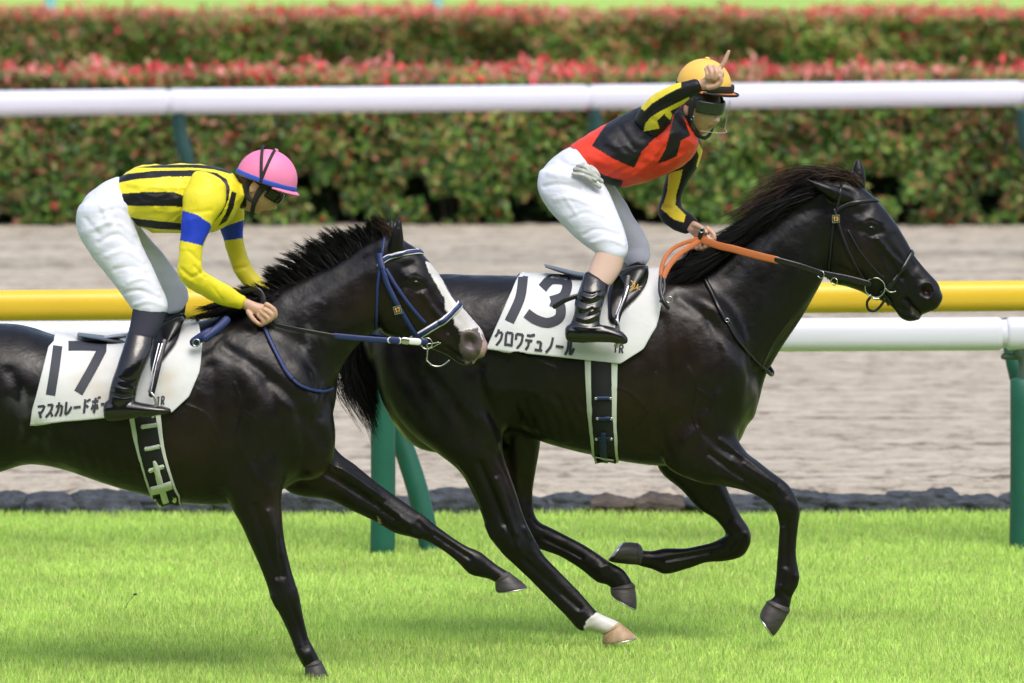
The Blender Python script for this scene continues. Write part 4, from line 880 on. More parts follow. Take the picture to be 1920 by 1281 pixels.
# ---- reins
def rib(t, name, pts, hw, m, Y0, flat=.28, up=(0, 1, 0)):
    mb = MB(); tube(mb, chain(pts, Y0), hw, 5, 12, flat=flat, up=up); return obj(name, mb.me(name), m, t)
r13 = thing('reins', 'orange rubber gripped reins held by the pointing jockey, black leather toward the bit', 'reins')
rib(r13, 'grip', [(1308,446,-.09),(1330,455,-.12),(1352,462,-.15),(1375,467,-.17),(1415,478,-.175),(1457,488,-.17)], .0165, M['orange'], Y13, .14)
rib(r13, 'leather', [(1455,487,-.17),(1500,499,-.165),(1540,512,-.15),(1590,522,-.135),(1628,532,-.13)], .0135, M['black'], Y13)
rib(r13, 'loop', [(1310,448,-.10),(1285,455,-.14),(1262,466,-.17),(1247,484,-.20),(1240,505,-.22),(1239,520,-.235)], .0095, M['orange'], Y13)
rib(r13, 'loop', [(1312,452,-.10),(1292,464,-.14),(1272,478,-.18),(1256,497,-.21),(1247,513,-.23),(1243,524,-.24)], .0120, M['orange'], Y13)
rib(r13, 'leather', [(1239,520,-.24),(1238,535,-.255),(1239,550,-.27),(1244,565,-.285),(1252,577,-.29)], .010, M['black'], Y13, .5)
rib(r13, 'leather', [(1245,524,-.245),(1246,540,-.26),(1243,553,-.275),(1239,565,-.285)], .007, M['black'], Y13, .5)
mb = MB(); ring_(mb, P(1255, 562, Y13-.295), .014, .0025, (.2, 1, 0)); obj('buckle', mb.me('b'), M['steel'], r13)
for q in ((1539,515), (1564,528)):
    mb = MB(); ring_(mb, P(q[0], q[1], Y13-.155), .016, .0022, (.6, 1, 0)); obj('rein_ring', mb.me('b'), M['steel'], r13)
rib(r13, 'far_rein', [(1318,446,.09),(1375,465,.15),(1455,488,.16),(1540,512,.14),(1628,532,.12)], .0135, M['orange'], Y13)
r17 = thing('reins', 'navy reins running from the yellow-clad jockey\'s hands to the bit', 'reins')
rib(r17, 'leather', [(496,603,-.13),(530,612,-.15),(570,620,-.165),(610,627,-.165),(632,631,-.16)], .0085, M['black'], Y17)
rib(r17, 'leather', [(628,630,-.16),(680,635,-.15),(740,639,-.13),(798,641,-.115)], .0125, M['navy'], Y17)
rib(r17, 'rein_stop', [(732,638,-.137),(748,639,-.132)], .0145, M['whitestrap'], Y17); rib(r17, 'rein_stop', [(770,640,-.127),(784,641,-.122)], .0145, M['whitestrap'], Y17)
rib(r17, 'rein_stop', [(735,638,-.1385),(745,639,-.1345)], .0150, M['navy'], Y17); rib(r17, 'rein_stop', [(757,639,-.131),(764,640,-.129)], .0150, M['steel'], Y17)
rib(r17, 'loop', [(500,585,-.10),(512,570,-.06),(525,552,-.02),(540,545,.03)], .014, M['navy'], Y17)
rib(r17, 'loop', [(455,548,-.06),(480,543,-.08),(492,555,-.09),(494,572,-.10)], .012, M['black'], Y17)
rib(r17, 'knotted_end', [(364,642,-.255),(378,632,-.262),(392,624,-.255),(408,620,-.235)], .020, M['navy'], Y17, .7)
rib(r17, 'knotted_end', [(385,634,-.27),(400,622,-.255),(415,610,-.225),(425,600,-.20)], .018, M['navy'], Y17, .7)
rib(r17, 'far_rein', [(520,560,.10),(600,600,.16),(700,632,.14),(798,641,.11)], .0125, M['navy'], Y17)
mb = MB(); ring_(mb, P(368, 643, Y17-.275), .015, .003, (.2, 1, 0)); obj('buckle', mb.me('b'), M['steel'], r17)
# ---- neck straps
t = thing('martingale', 'thin black breast strap crossing the neck of the number 13 horse', 'neck strap'); 
sstrap(t, 'strap', B13, [(1321,524),(1335,552),(1348,580),(1361,603)], 3.4, Y13, M['black'], .010)
sstrap(t, 'strap', B13, [(1360,600),(1378,632),(1400,660),(1424,684),(1444,699)], 1.9, Y13, M['black'], .008)
h = hit(B13, 1361, 602, Y13, .016); mb = MB(); ring_(mb, h, .008, .002, (0, 1, 0)); obj('buckle', mb.me('b'), M['steel'], t)
rib(t, 'strap_end', [(1436,694,-.10),(1446,703,-.05),(1449,699,.0),(1444,690,.02)], .008, M['black'], Y13, .4)
t = thing('martingale', 'thin navy neck strap hanging from the hands of the yellow-clad jockey', 'neck strap')
sstrap(t, 'strap', B17, [(494,612),(506,640),(520,668),(534,694),(548,712)], 3.4, Y17, M['navy'], .010)
sstrap(t, 'strap', B17, [(546,710),(560,722),(580,731),(602,735),(622,728)], 2.4, Y17, M['navy'], .009)
# ---- saddles
def saddle(label, Y0, bvh, D):
    t = thing('saddle', label, 'saddle', 'racing saddles'); mb = MB()
    loft(mb, D['seat'], Y0, 5, 28, cap=(.5, .6)); obj('seat', mb.me('seat'), M['black'], t)
    for s in (-1, 1):
        # flap: thin padded leaf lying on the flank
        pl = catmull(D['flap'], 3); pts = []
        for p in pl: h = hit(bvh, p[0], p[1], Y0, .03); pts.append(h if h is not None else P(p[0], p[1], Y0-.16))
        pts = np.array(pts); c = pts.mean(0); rings = []
        for k in np.linspace(1, .1, 6): r_ = c+(pts-c)*k; r_[:, 1] -= .022*(1-k*k); rings.append(r_)
        rr = [pts+np.array([0, .012, 0])]+rings; 
        if s > 0: rr = [r*np.array([1, -1, 1])+np.array([0, 2*Y0, 0]) for r in rr]
        mb = MB(); mb.add(*ringloft(rr)); obj('flap', mb.me('flap'), M['black'], t)
        f = (lambda L: [(a, b, c_*(-s)) for a, b, c_ in L])
        mb = MB(); tube(mb, chain(f(D['leather']), Y0), .0125, 4, 10, flat=.25); obj('stirrup_leather', mb.me('l'), M['black'], t)
        mb = MB(); tube(mb, chain(f(D['iron']), Y0), .0065, 4, 10); obj('stirrup_iron', mb.me('i'), M['steel'], t)
    for nm, pth, hw, m in D['extra']:
        mb = MB(); tube(mb, chain(pth, Y0), hw, 4, 10, flat=.35); obj(nm, mb.me(nm), m, t)
    return t
s13 = saddle('glossy black racing saddle with gold stitching on the number 13 cloth', Y13, B13, dict(
    seat=[(1021,496,1024,501,.10),(1050,503,1052,511,.12),(1085,511,1088,522,.125),(1120,513,1122,530,.11),(1155,508,1160,530,.09),(1185,499,1192,526,.07),(1206,497,1214,520,.045)],
    flap=[(1150,522),(1195,500),(1212,503),(1217,520),(1212,540),(1195,562),(1175,580),(1158,600),(1150,612),(1140,600),(1140,560)],
    leather=[(1178,520,-.325),(1172,555,-.36),(1160,590,-.385),(1156,606,-.395)], iron=[(1156,600,-.395),(1160,612,-.40),(1160,640,-.40),(1156,648,-.395),(1156,600,-.37)],
    extra=[('edge_piping', [(1181,526,-.33),(1172,556,-.365),(1159,590,-.39),(1158,602,-.40)], .0045, M['steel']), ('edge_piping', [(1175,528,-.33),(1166,560,-.365),(1155,590,-.39)], .0035, M['steel']), ('strap', [(1040,575,-.352),(1062,562,-.355),(1086,554,-.345)], .011, M['black']),
     ('gold_motif', [(1184,527,-.352),(1188,533,-.355),(1183,538,-.355)], .0026, M['gold']), ('gold_motif', [(1190,528,-.352),(1189,538,-.356),(1180,545,-.358)], .0026, M['gold']), ('gold_motif', [(1196,534,-.352),(1194,541,-.356),(1200,543,-.354)], .0026, M['gold']), ('gold_motif', [(1182,547,-.358),(1190,541,-.357),(1203,537,-.352)], .0018, M['gold'])]))
s17 = saddle('glossy black racing saddle with long cantle on the number 17 cloth', Y17, B17, dict(
    seat=[(146,625,149,630,.10),(180,629,182,636,.12),(225,634,226,644,.125),(265,630,266,650,.11),(300,612,306,645,.09),(325,598,334,636,.065),(338,594,344,620,.045)],
    flap=[(300,610),(330,597),(342,600),(344,618),(335,645),(318,668),(300,690),(290,705),(284,690),(288,640)],
    leather=[(308,640,-.32),(298,680,-.36),(290,715,-.385),(284,740,-.395)], iron=[(283,736,-.395),(291,748,-.40),(293,770,-.40),(286,782,-.395)],
    extra=[('edge_piping', [(304,645,-.33),(292,690,-.37),(283,735,-.40)], .0035, M['steel']), ('edge_piping', [(298,645,-.33),(287,690,-.37),(278,735,-.40)], .003, M['steel'])]))
# ---- whip
wh = thing('whip', 'short riding whip with black knob held against the orange rein', 'whip')
rib(wh, 'handle', [(1316,431,-.10),(1313,442,-.095),(1308,452,-.09)], .012, M['black'], Y13, 1); rib(wh, 'shaft', [(1308,452,-.09),(1298,463,-.08),(1288,478,-.07),(1270,505,.10),(1235,560,.34)], .005, M['black'], Y13, 1)
mb = MB(); ellipsoid(mb, P(1316, 432, Y13-.112), (.014, .010, .014)); obj('knob', mb.me('k'), M['black'], wh); mb = MB(); ring_(mb, P(1316, 432, Y13-.121), .010, .0022, (0, 1, 0)); obj('knob_rim', mb.me('k'), M['steel'], wh)

# ================================================================== JOCKEYS
SK = (.56, .34, .235)
def head_mesh(mb):
    """generic face: x forward, y left, z up; origin at the head centre"""
    nu, nv = 72, 60; rings = []
    for j in range(1, nv):
        q = PI*j/nv; z = .118*math.cos(q); row = []
        for i in range(nu):
            a = 2*PI*i/nu; x = .097*math.sin(q)*math.cos(a); y = .077*math.sin(q)*math.sin(a)
            if z < -.02: k = 1-.30*((-.02-z)/.1)**1.3; y *= k; x = x*(1-.10*((-.02-z)/.1)) if x > 0 else x*(1-.45*((-.02-z)/.1))
            if x > 0:
                g = lambda y0, z0, sy, sz: math.exp(-((y-y0)/sy)**2-((z-z0)/sz)**2)
                x += .009*g(0, .004, .010, .022)+.021*g(0, -.030, .011, .013)+.007*(g(.011, -.036, .007, .008)+g(-.011, -.036, .007, .008))
                x += -.010*(g(.031, .010, .016, .012)+g(-.031, .010, .016, .012))+.005*(g(.031, .009, .010, .007)+g(-.031, .009, .010, .007))+.004*(g(.03, .030, .022, .008)+g(-.03, .030, .022, .008))
                x += .008*g(0, -.056, .020, .006)+.007*g(0, -.069, .017, .006)-.006*g(0, -.0625, .018, .003)+.012*g(0, -.093, .020, .013)-.004*g(0, -.080, .02, .006)+.010*g(0, -.05, .028, .02)
                x += .006*(g(.045, -.02, .02, .02)+g(-.045, -.02, .02, .02))
            row.append((x, y, z))
        rings.append(np.array(row))
    mb.add(*ringloft(rings))
def frame(cx, cy, Y, pitch, yaw):
    """pitch > 0 looks down, yaw > 0 turns toward the viewer"""
    f = Vector((math.cos(pitch)*math.cos(yaw), -math.cos(pitch)*math.sin(yaw), -math.sin(pitch)))
    l = Vector((math.sin(yaw), math.cos(yaw), 0)); u = f.cross(l); 
    return np.array([f, l, u]).T, P(cx, cy, Y)
def put(mb, M3, c):
    V = np.array(mb.V)@M3.T+c; mb.V = [tuple(v) for v in V]; return mb
def wrinkle(me, amp, sc, seed, strokes=(), Y0=0, st=(1, 1, 1)):
    V = getV(me); N = getN(me); w_ = wob(V*np.array(st), sc, seed, 3); d = amp*(1-2*np.abs(w_))
    setV(me, V+N*d[:, None]); 
    if len(strokes): sculpt(me, strokes, Y0)
def garment(root, name, lofts, Y0, m, vox, amp, sc, seed, strokes=(), regs=None, base=(1, 1, 1), st=(1, 1, 1), sm=10):
    mb = MB()
    for s, kw in lofts: loft(mb, s, Y0, **kw)
    me = remesh(mb, vox, 3); smooth(me, 6, lambda V: np.full(len(V), .6), sm); wrinkle(me, amp, sc, seed, strokes, Y0, st)
    if regs is not None: paint(me, base, regs)
    return obj(name, me, m, root)
def helmet(root, M3, c, r, m, bandm, brimm, ex=1.06, front=.03):
    mb = MB(); nu, nv = 48, 20; rings = []
    for j in range(nv+1):
        e = -.12+(PI/2+.12)*j/nv*.985; rr = r*math.cos(e) if e > 0 else r*(1-.0*e); z = r*math.sin(e)*.98
        rings.append(np.array([(rr*ex*math.cos(a), rr*.90*math.sin(a), z) for a in np.linspace(0, 2*PI, nu, endpoint=False)]))
    inner = [x*[.95, .95, .95] for x in rings[::-1]]
    V, Fc = ringloft(rings); 
    mb.add(V, Fc); put(mb, M3, c); h = obj('helmet', mb.me('helmet'), m, root)
    mb = MB(); ellipsoid(mb, (0, 0, r*.99), (.012, .012, .008)); put(mb, M3, c); obj('button', mb.me('b'), m, h)
    mb = MB(); rings = []
    for q in np.linspace(0, 2*PI, 10, endpoint=False):
        rings.append(np.array([((r*1.012+.002*math.cos(q))*ex*math.cos(a), (r*1.012+.002*math.cos(q))*.9*math.sin(a), -.004+.011*math.sin(q)) for a in np.linspace(0, 2*PI, nu, endpoint=False)]))
    V, Fc = ringloft(rings, False); n = nu; m_ = 9*n
    Fc += [(m_+k, m_+(k+1) % n, (k+1) % n, k) for k in range(n)]; mb.add(V, Fc); put(mb, M3, c); obj('band', mb.me('b'), bandm, h)
    mb = MB(); G1 = []
    for a in np.linspace(-1.25, 1.25, 31):
        ext = front*max(0, math.cos(a*1.25))**.8; row = []
        for k in range(6):
            t_ = k/5; rr = r*.99+ext*t_; row.append((rr*ex*math.cos(a), rr*.9*math.sin(a), -.014-.010*t_**1.5))
        G1.append(row)
    mb.add(*grid_mesh(G1)); put(mb, M3, c); o = obj('brim', mb.me('b'), brimm, h); solid(o, .005, 0)
    return h
def arcpatch(M3, c, rx, ry, a0, a1, z0, z1, zc=0, bulge=0, n=24):
    mb = MB(); G1 = []
    for a in np.linspace(a0, a1, n):
        row = []
        for z in np.linspace(z0, z1, 8):
            k = 1+bulge*(1-((z-(z0+z1)/2)/((z1-z0)/2))**2); row.append((rx*k*math.cos(a), ry*k*math.sin(a), z+zc*math.cos(a)))
        G1.append(row)
    mb.add(*grid_mesh(G1)); return put(mb, M3, c)
def person(label, Y0, hd, bodylofts, fingers, lips):
    t = thing('person', label, 'jockey', 'jockeys'); mb = MB()
    for s, kw in bodylofts: loft(mb, s, Y0, shr=.84 if not (kw is K and abs(s[0][5] if len(s[0]) > 5 else 0) > .28) else .55, **kw)
    hb = MB(); head_mesh(hb); put(hb, *hd); mb.add(hb.V, hb.F)
    for s in (-1, 1):    # ears
        e = MB(); ellipsoid(e, (-.012, s*.078, -.005), (.017, .007, .030)); put(e, *hd); mb.add(e.V, e.F)
    for pts, r in fingers: tube(mb, chain(pts, Y0), r, 4, 12)
    me = remesh(mb, .0032, 2); smooth(me, 3)
    V = getV(me); C = np.tile(np.array(SK), (len(V), 1)); L = (V-hd[1])@hd[0]
    lp = (np.abs(L[:, 2]+.0625) < .012) & (np.abs(L[:, 1]) < .022*(1-np.abs(L[:, 2]+.0625)/.03)) & (L[:, 0] > .07); C[lp] = [.50, .20, .17]
    brow = (np.abs(L[:, 2]-.034-.004*np.cos(L[:, 1]*60)) < .004) & (np.abs(np.abs(L[:, 1])-.030) < .019) & (L[:, 0] > .06); C[brow] = [.03, .02, .015]
    hr = ((L[:, 2] > .04) | (L[:, 0] < -.02)) & (L[:, 2] > -.05) & (np.abs(L).max(1) < .16) & ~((np.abs(L[:, 1]) > .070) & (L[:, 2] < .03)); C[hr] = [.015, .012, .010]
    setcol(me, C); obj('body', me, M['skin'], t); return t
def cvt(ox, oy, k): return lambda L: [(ox+a/k, oy+b/k) for a, b in L]
k1, k2, k3 = cvt(100, 240, 3.2), cvt(980, 80, 4.133), cvt(1200, 280, 3.2)
K = dict(n=5, seg=30, cap=(.5, .5))
# ---------------- jockey of 17
T17 = ([(220,337,256,426,.14),(260,313,290,436,.165),(310,309,320,438,.175),(360,308,365,438,.18),(403,314,405,432,.18),(432,324,435,412,.155),(450,340,452,388,.09)], K)
SN17 = ([(362,326,424,352,.06,-.15),(345,362,421,386,.062,-.18),(342,396,399,420,.055,-.20),(338,448,382,460,.048,-.225),(334,488,378,488,.044,-.24),(334,517,381,507,.044,-.24),(350,537,390,514,.043,-.225),(380,555,406,524,.040,-.20),(410,571,430,537,.036,-.17),(436,577,450,551,.031,-.15),(449,580,459,556,.028,-.14)], K)
SF17 = ([(400,370,450,350,.06,.15),(405,400,457,390,.055,.18),(412,430,458,414,.05,.19),(420,452,456,447,.045,.20),(428,482,463,475,.042,.20),(441,513,471,497,.040,.19),(462,541,490,521,.037,.17),(486,557,510,538,.032,.14),(500,562,516,545,.028,.12)], K)
HN17 = ([(445,575,455,555,.022,-.14),(457,582,464,558,.020,-.14),(474,592,484,566,.026,-.14),(490,600,505,570,.026,-.135)], dict(n=4, seg=24, cap=(.4,.6)))
HF17 = ([(503,560,515,545,.022,.12),(520,568,530,552,.026,.10),(532,575,541,562,.024,.09)], dict(n=4, seg=24, cap=(.4,.6)))
HIP17 = ([(219,332,258,432,.145),(190,345,250,445,.165),(162,368,240,455,.17),(148,395,220,460,.155)], dict(n=5, seg=34, cap=(.3,.5)))
LN17 = ([(144,395,245,385,.105,-.085),(143,420,250,415,.108,-.095),(151,448,258,440,.105,-.11),(170,478,270,468,.098,-.13),(196,510,286,502,.089,-.155),(220,541,300,534,.080,-.18),(238,566,312,560,.074,-.195),(250,583,315,578,.068,-.205),(254,592,308,590,.055,-.21)], K)
LF17 = ([(185,430,262,425,.10,.085),(205,465,282,450,.095,.12),(235,495,305,475,.088,.145),(262,525,328,507,.078,.17),(288,552,349,540,.068,.19),(303,572,353,560,.06,.20),(312,584,346,573,.05,.20)], K)
SHN17 = ([(250,575,312,575,.052,-.21),(245,600,306,606,.05,-.25),(240,622,292,632,.046,-.29)], K)
SHF17 = ([(312,570,350,562,.045,.20),(305,600,345,598,.045,.25),(296,628,338,630,.043,.29)], K)
BN17 = [([(239,623,290,633,.047,-.29),(231,652,284,661,.05,-.33),(220,685,271,692,.049,-.36),(209,716,259,724,.044,-.375),(204,742,254,748,.042,-.385),(202,765,250,768,.036,-.39)], K),
        ([(200,752,201,790,.032,-.39),(222,748,224,790,.037,-.39),(250,752,252,785,.038,-.395),(280,758,283,781,.038,-.40),(305,762,307,778,.035,-.40),(318,765,318,776,.024,-.40)], K)]
BF17 = [(tuple_shift, kk) for tuple_shift, kk in [([(a+48, b, c+48, d, e, -f+.0) for a, b, c, d, e, f in s], k_) for s, k_ in BN17]]
hd17 = frame(486, 350, Y17-.0, math.radians(37), math.radians(4))
NK17 = ([(425,335,440,400,.06),(450,338,462,385,.055),(475,340,480,375,.05)], K)
FG17 = [([(500,571,-.155),(514,581,-.157),(516,593,-.15),(507,599,-.14)], [.0115,.011,.010,.009]), ([(496,581,-.16),(509,590,-.162),(506,601,-.155),(496,602,-.145)], [.0115,.011,.010,.009]), ([(491,587,-.16),(502,597,-.163),(498,606,-.155),(489,605,-.145)], [.011,.0105,.0095,.0085]), ([(485,592,-.155),(494,602,-.158),(490,610,-.15),(483,606,-.14)], [.010,.0095,.0085,.008]), ([(466,585,-.15),(474,598,-.165),(484,607,-.165)], [.0125,.0105,.009]),
        ([(536,562,.07),(547,570,.07),(545,580,.075),(536,580,.08)], .010), ([(533,567,.065),(543,577,.065),(540,586,.07),(532,583,.08)], .010), ([(528,572,.065),(537,583,.065),(534,590,.07),(527,587,.08)], .0095), ([(522,573,.065),(530,586,.065),(527,592,.07)], .009), ([(515,556,.08),(530,558,.05),(541,564,.05)], .011)]
p17 = person('jockey in yellow and black stripes and pink cap crouching over the horse, looking down', Y17, hd17, [T17, SN17, SF17, (HN17[0], HN17[1]), (HF17[0], HF17[1]), HIP17, LN17, LF17, SHN17, SHF17, NK17]+BN17+BF17, FG17, None)
YE = (.80, .70, .03); BK = (.008, .008, .011); BL = (.012, .045, .50)
st17 = [([(390,318),(418,345),(420,385)], 5, -.006), ([(345,345),(340,380),(338,430)], 4, -.008), ([(240,345),(300,352),(350,350)], 3, .003), ([(250,385),(300,378),(335,372)], 3, .003), ([(268,405),(310,398)], 3, -.003), ([(300,430),(330,405)], 3, -.004), ([(260,320),(330,330)], 4, .003)]
j17 = garment(p17, 'jersey', [T17], Y17, M['silk'], .0042, .005, 3.4, 41, st17, [(k1(L), BK) for L in (
    [(500,238),(640,222),(860,220),(1000,232),(1100,262),(1060,275),(960,248),(820,238),(620,240)],
    [(372,304),(372,296),(450,275),(600,258),(860,253),(980,270),(1040,308),(1060,360),(1052,425),(1010,515),(960,570),(955,560),(1002,470),(1018,400),(1008,345),(960,312),(880,292),(700,292),(500,307),(385,330)],
    [(405,395),(560,384),(720,384),(790,410),(790,475),(700,470),(412,466)], [(440,528),(500,545),(790,575),(790,615),(620,606),(470,582)],
    [(1070,380),(1100,390),(1080,480),(1040,560),(990,590),(1040,500)])], YE, (1, .5, 2))
garment(j17, 'sleeve', [SN17], Y17, M['silk'], .0036, .0022, 3.2, 42, [([(340,505),(360,520),(378,512)], 3, -.005), ([(345,520),(365,532)], 3, .004), ([(352,470),(375,490)], 3, -.003), ([(395,395),(350,400)], 3, -.003), ([(365,500),(385,520)], 2.5, -.004), ([(400,540),(415,560)], 2, -.002)],
    [(k1([(740,495),(778,497),(860,520),(942,575),(950,600),(915,660),(895,707),(830,690),(740,672)]), BL)], YE, (1, 1, 1.6), 6)
garment(j17, 'sleeve', [SF17], Y17, M['silk'], .0036, .002, 3.2, 43, [([(440,505),(462,500)], 3, -.004)], [([(400,432),(470,408),(470,445),(415,452)], BL)], YE, (1, 1, 1.6), 6)
mb = MB(); loft(mb, [(446,336,452,392,.075),(456,340,462,390,.068)], Y17, 3, 28, cap=(.2, .1)); obj('collar', mb.me('c'), M['silk'], j17); setcol(bpy.data.objects[j17.children[-1].name].data, np.tile([.75, .66, .05], (len(j17.children[-1].data.vertices), 1)))
wr17 = [([(218,345),(205,380),(215,415)], 4, -.005), ([(190,400),(225,390),(250,410)], 4, -.005), ([(175,430),(215,415),(250,440)], 3.5, .005), ([(185,455),(220,440),(255,465)], 3.5, -.005), ([(200,480),(235,470),(268,490)], 3.5, .004), ([(215,505),(250,500),(275,515)], 3, -.004), ([(240,530),(270,522),(298,540)], 3, .004), ([(232,550),(262,545),(300,560)], 3, -.005), ([(250,572),(280,565),(310,575)], 3, .004), ([(285,470),(300,520),(312,560)], 3, -.003), ([(168,370),(190,385),(205,420)], 4, .004), ([(160,410),(185,440)], 4, -.004)]
garment(p17, 'breeches', [HIP17, LN17, LF17], Y17, M['breech'], .0045, .0020, 3.4, 44, wr17, None, st=(1.2, 1, 1.8), sm=8)
for L in (SHN17, SHF17): garment(p17, 'stocking', [L], Y17, M['navysock'], .004, .0008, 3, 45)
bw = [([(215,706),(240,714),(258,708)], 2.0, -.002), ([(210,724),(235,731),(255,728)], 2.0, .002), ([(208,738),(232,745),(252,740)], 2.0, -.0025), ([(222,690),(228,650)], 4, .003)]
garment(p17, 'boot', BN17, Y17, M['patent'], .0036, .0010, 3.5, 46, bw); garment(p17, 'boot', BF17, Y17, M['patent'], .0036, .0010, 3.5, 47)
hm17 = frame(500, 336, Y17-.0, math.radians(18), math.radians(4))
h17m = helmet(p17, hm17[0], hm17[1], .130, M['pink'], M['blue'], M['pink'], 1.02, .022)
for a_, b_ in ((-.045, .03), (.012, .06)):
    mb = MB(); pts = []
    for e in np.linspace(-.05, PI-.2, 26):
        pts.append((-.012+(a_-.005)*math.sin(e)*(.9 if a_ < 0 else 1.2), -.131*.905*math.cos(e), .131*math.sin(e)))
    mb = MB(); tube(mb, [hm17[0]@np.array(p)+hm17[1] for p in pts], .0065, 1, 8, flat=.5); obj('goggle_strap', mb.me('s'), M['elastic'], h17m)
mb = arcpatch(hd17[0], hd17[1], .108, .083, -1.15, 1.15, -.012, .034, 0, .03); o = obj('goggles', mb.me('g'), M['goggle'], p17); solid(o, .006, 0)
mb = arcpatch(hd17[0], hd17[1], .100, .0825, .9, 2.6, -.012, .045); o = obj('helmet_lining', mb.me('g'), M['elastic'], p17); solid(o, .004, 0)
mb = arcpatch(hd17[0], hd17[1], .100, .0825, -2.6, -.9, .012, .045); o = obj('helmet_lining', mb.me('g'), M['elastic'], p17); solid(o, .004, 0)
for s in (-1, 1):
    mb = MB(); tube(mb, [hd17[0]@np.array(p)+hd17[1] for p in ((.022, s*.084, .03), (.02, s*.083, -.02), (.03, s*.072, -.065), (.045, s*.04, -.105), (.05, 0, -.122))], [.014, .013, .010, .009, .009], 4, 10, flat=.45, up=(0, 1, 0)); obj('chin_strap', mb.me('s'), M['elastic'], p17)
    mb = MB(); tube(mb, [hd17[0]@np.array(p)+hd17[1] for p in ((-.045, s*.075, .04), (-.045, s*.074, -.02), (-.02, s*.074, -.055), (.02, s*.074, -.06))], [.016, .015, .012, .008], 4, 10, flat=.4, up=(0, 1, 0)); obj('chin_strap', mb.me('s'), M['elastic'], p17)
# ---------------- jockey of 13
T13 = ([(1077,270,1123,336,.14),(1105,251,1163,350,.16),(1140,231,1206,342,.17),(1175,213,1250,327,.175),(1210,199,1284,308,.175),(1240,196,1308,276,.15),(1262,208,1306,252,.085)], K)
SN13 = ([(1190,222,1236,262,.062,-.13),(1200,203,1252,236,.066,-.17),(1218,184,1266,210,.058,-.20),(1240,169,1280,196,.050,-.225),(1266,158,1294,185,.042,-.25),(1290,151,1308,176,.034,-.265),(1302,148,1314,171,.031,-.27)], K)
SF13 = ([(1262,270,1312,262,.06,.13),(1255,300,1318,282,.060,.16),(1250,328,1308,312,.055,.18),(1243,355,1291,339,.049,.19),(1237,382,1280,366,.045,.19),(1233,398,1278,384,.045,.18),(1240,415,1283,393,.043,.16),(1258,428,1294,400,.037,.13),(1276,436,1304,409,.032,.10),(1286,438,1309,414,.029,.08)], K)
HN13 = ([(1305,166,1312,150,.020,-.27),(1318,171,1322,142,.022,-.275),(1333,167,1335,130,.026,-.28),(1345,155,1345,127,.024,-.28)], dict(n=4, seg=24, cap=(.4,.5)))
HF13 = ([(1286,434,1302,412,.022,.07),(1297,444,1313,417,.024,.03),(1308,456,1326,427,.027,-.01),(1315,462,1332,436,.024,-.03)], dict(n=4, seg=24, cap=(.4,.6)))
HIP13 = ([(1076,272,1123,334,.14),(1048,288,1125,352,.16),(1022,312,1110,372,.165),(1010,340,1085,390,.15)], dict(n=5, seg=34, cap=(.3,.5)))
LN13 = ([(1009,330,1115,322,.10,-.085),(1008,350,1130,342,.103,-.10),(1016,374,1143,364,.10,-.12),(1036,402,1154,390,.095,-.145),(1060,428,1164,414,.088,-.165),(1084,450,1172,436,.08,-.185),(1105,466,1177,458,.073,-.20),(1119,475,1177,474,.066,-.21),(1124,480,1170,486,.055,-.215)], K)
LF13 = ([(1060,345,1150,345,.098,.085),(1085,380,1172,378,.092,.12),(1108,412,1192,412,.085,.15),(1132,442,1210,440,.078,.18),(1150,464,1219,464,.070,.20),(1165,485,1218,484,.06,.205),(1176,499,1210,498,.045,.21)], K)
SHN13 = ([(1121,462,1173,476,.055,-.21),(1110,490,1164,508,.052,-.255),(1100,516,1147,534,.047,-.30)], K)
SHF13 = ([(1166,485,1214,485,.05,.21),(1160,515,1205,518,.047,.26),(1150,545,1190,548,.043,.30)], K)
BN13 = [([(1096,512,1143,531,.047,-.30),(1087,540,1138,549,.047,-.34),(1078,566,1130,573,.044,-.365),(1077,588,1126,592,.040,-.38),(1069,608,1124,610,.040,-.39),(1066,625,1120,628,.034,-.395)], K),
        ([(1065,610,1066,641,.032,-.395),(1088,604,1090,643,.037,-.395),(1115,608,1117,642,.037,-.40),(1143,612,1145,643,.036,-.40),(1165,621,1166,646,.032,-.40),(1174,630,1174,644,.02,-.40)], K)]
BF13 = [([(a+45, b, c+45, d, e, -f) for a, b, c, d, e, f in s], k_) for s, k_ in BN13]
NK13 = ([(1262,215,1300,262,.062),(1278,205,1312,248,.058),(1290,195,1325,225,.055)], K)
hd13 = frame(1314, 203, Y13-.03, math.radians(12), math.radians(42))
FG13 = [([(1347,131,-.285),(1357,119,-.29),(1362,107,-.292),(1366.5,97,-.293)], [.012,.0105,.0095,.008]),
        ([(1346,130,-.295),(1354,138,-.312),(1350,149,-.31),(1344,147,-.30)], [.0115,.011,.010,.009]), ([(1338,126,-.297),(1344,136,-.318),(1341,149,-.316),(1336,146,-.30)], [.0115,.011,.010,.009]), ([(1329,125,-.295),(1334,136,-.315),(1332,147,-.313),(1328,144,-.30)], [.0105,.010,.0095,.0085]), ([(1324,129,-.29),(1326,139,-.308),(1325,147,-.306)], [.0095,.009,.008]), ([(1328,164,-.295),(1343,161,-.308),(1352,152,-.315),(1350,143,-.318)], [.0135,.012,.0105,.009]),
        ([(1326,428,-.035),(1338,440,-.055),(1338,454,-.06),(1328,458,-.04)], [.011,.0105,.010,.009]), ([(1320,437,-.045),(1331,451,-.068),(1329,463,-.068),(1319,464,-.045)], [.011,.0105,.010,.009]), ([(1313,442,-.04),(1322,457,-.062),(1319,468,-.062),(1310,465,-.04)], [.0105,.010,.009,.0085]), ([(1305,445,-.03),(1312,459,-.05),(1309,468,-.05),(1302,462,-.03)], [.0095,.009,.0085,.008]), ([(1301,422,0),(1314,427,-.045),(1324,436,-.065)], [.013,.012,.010])]
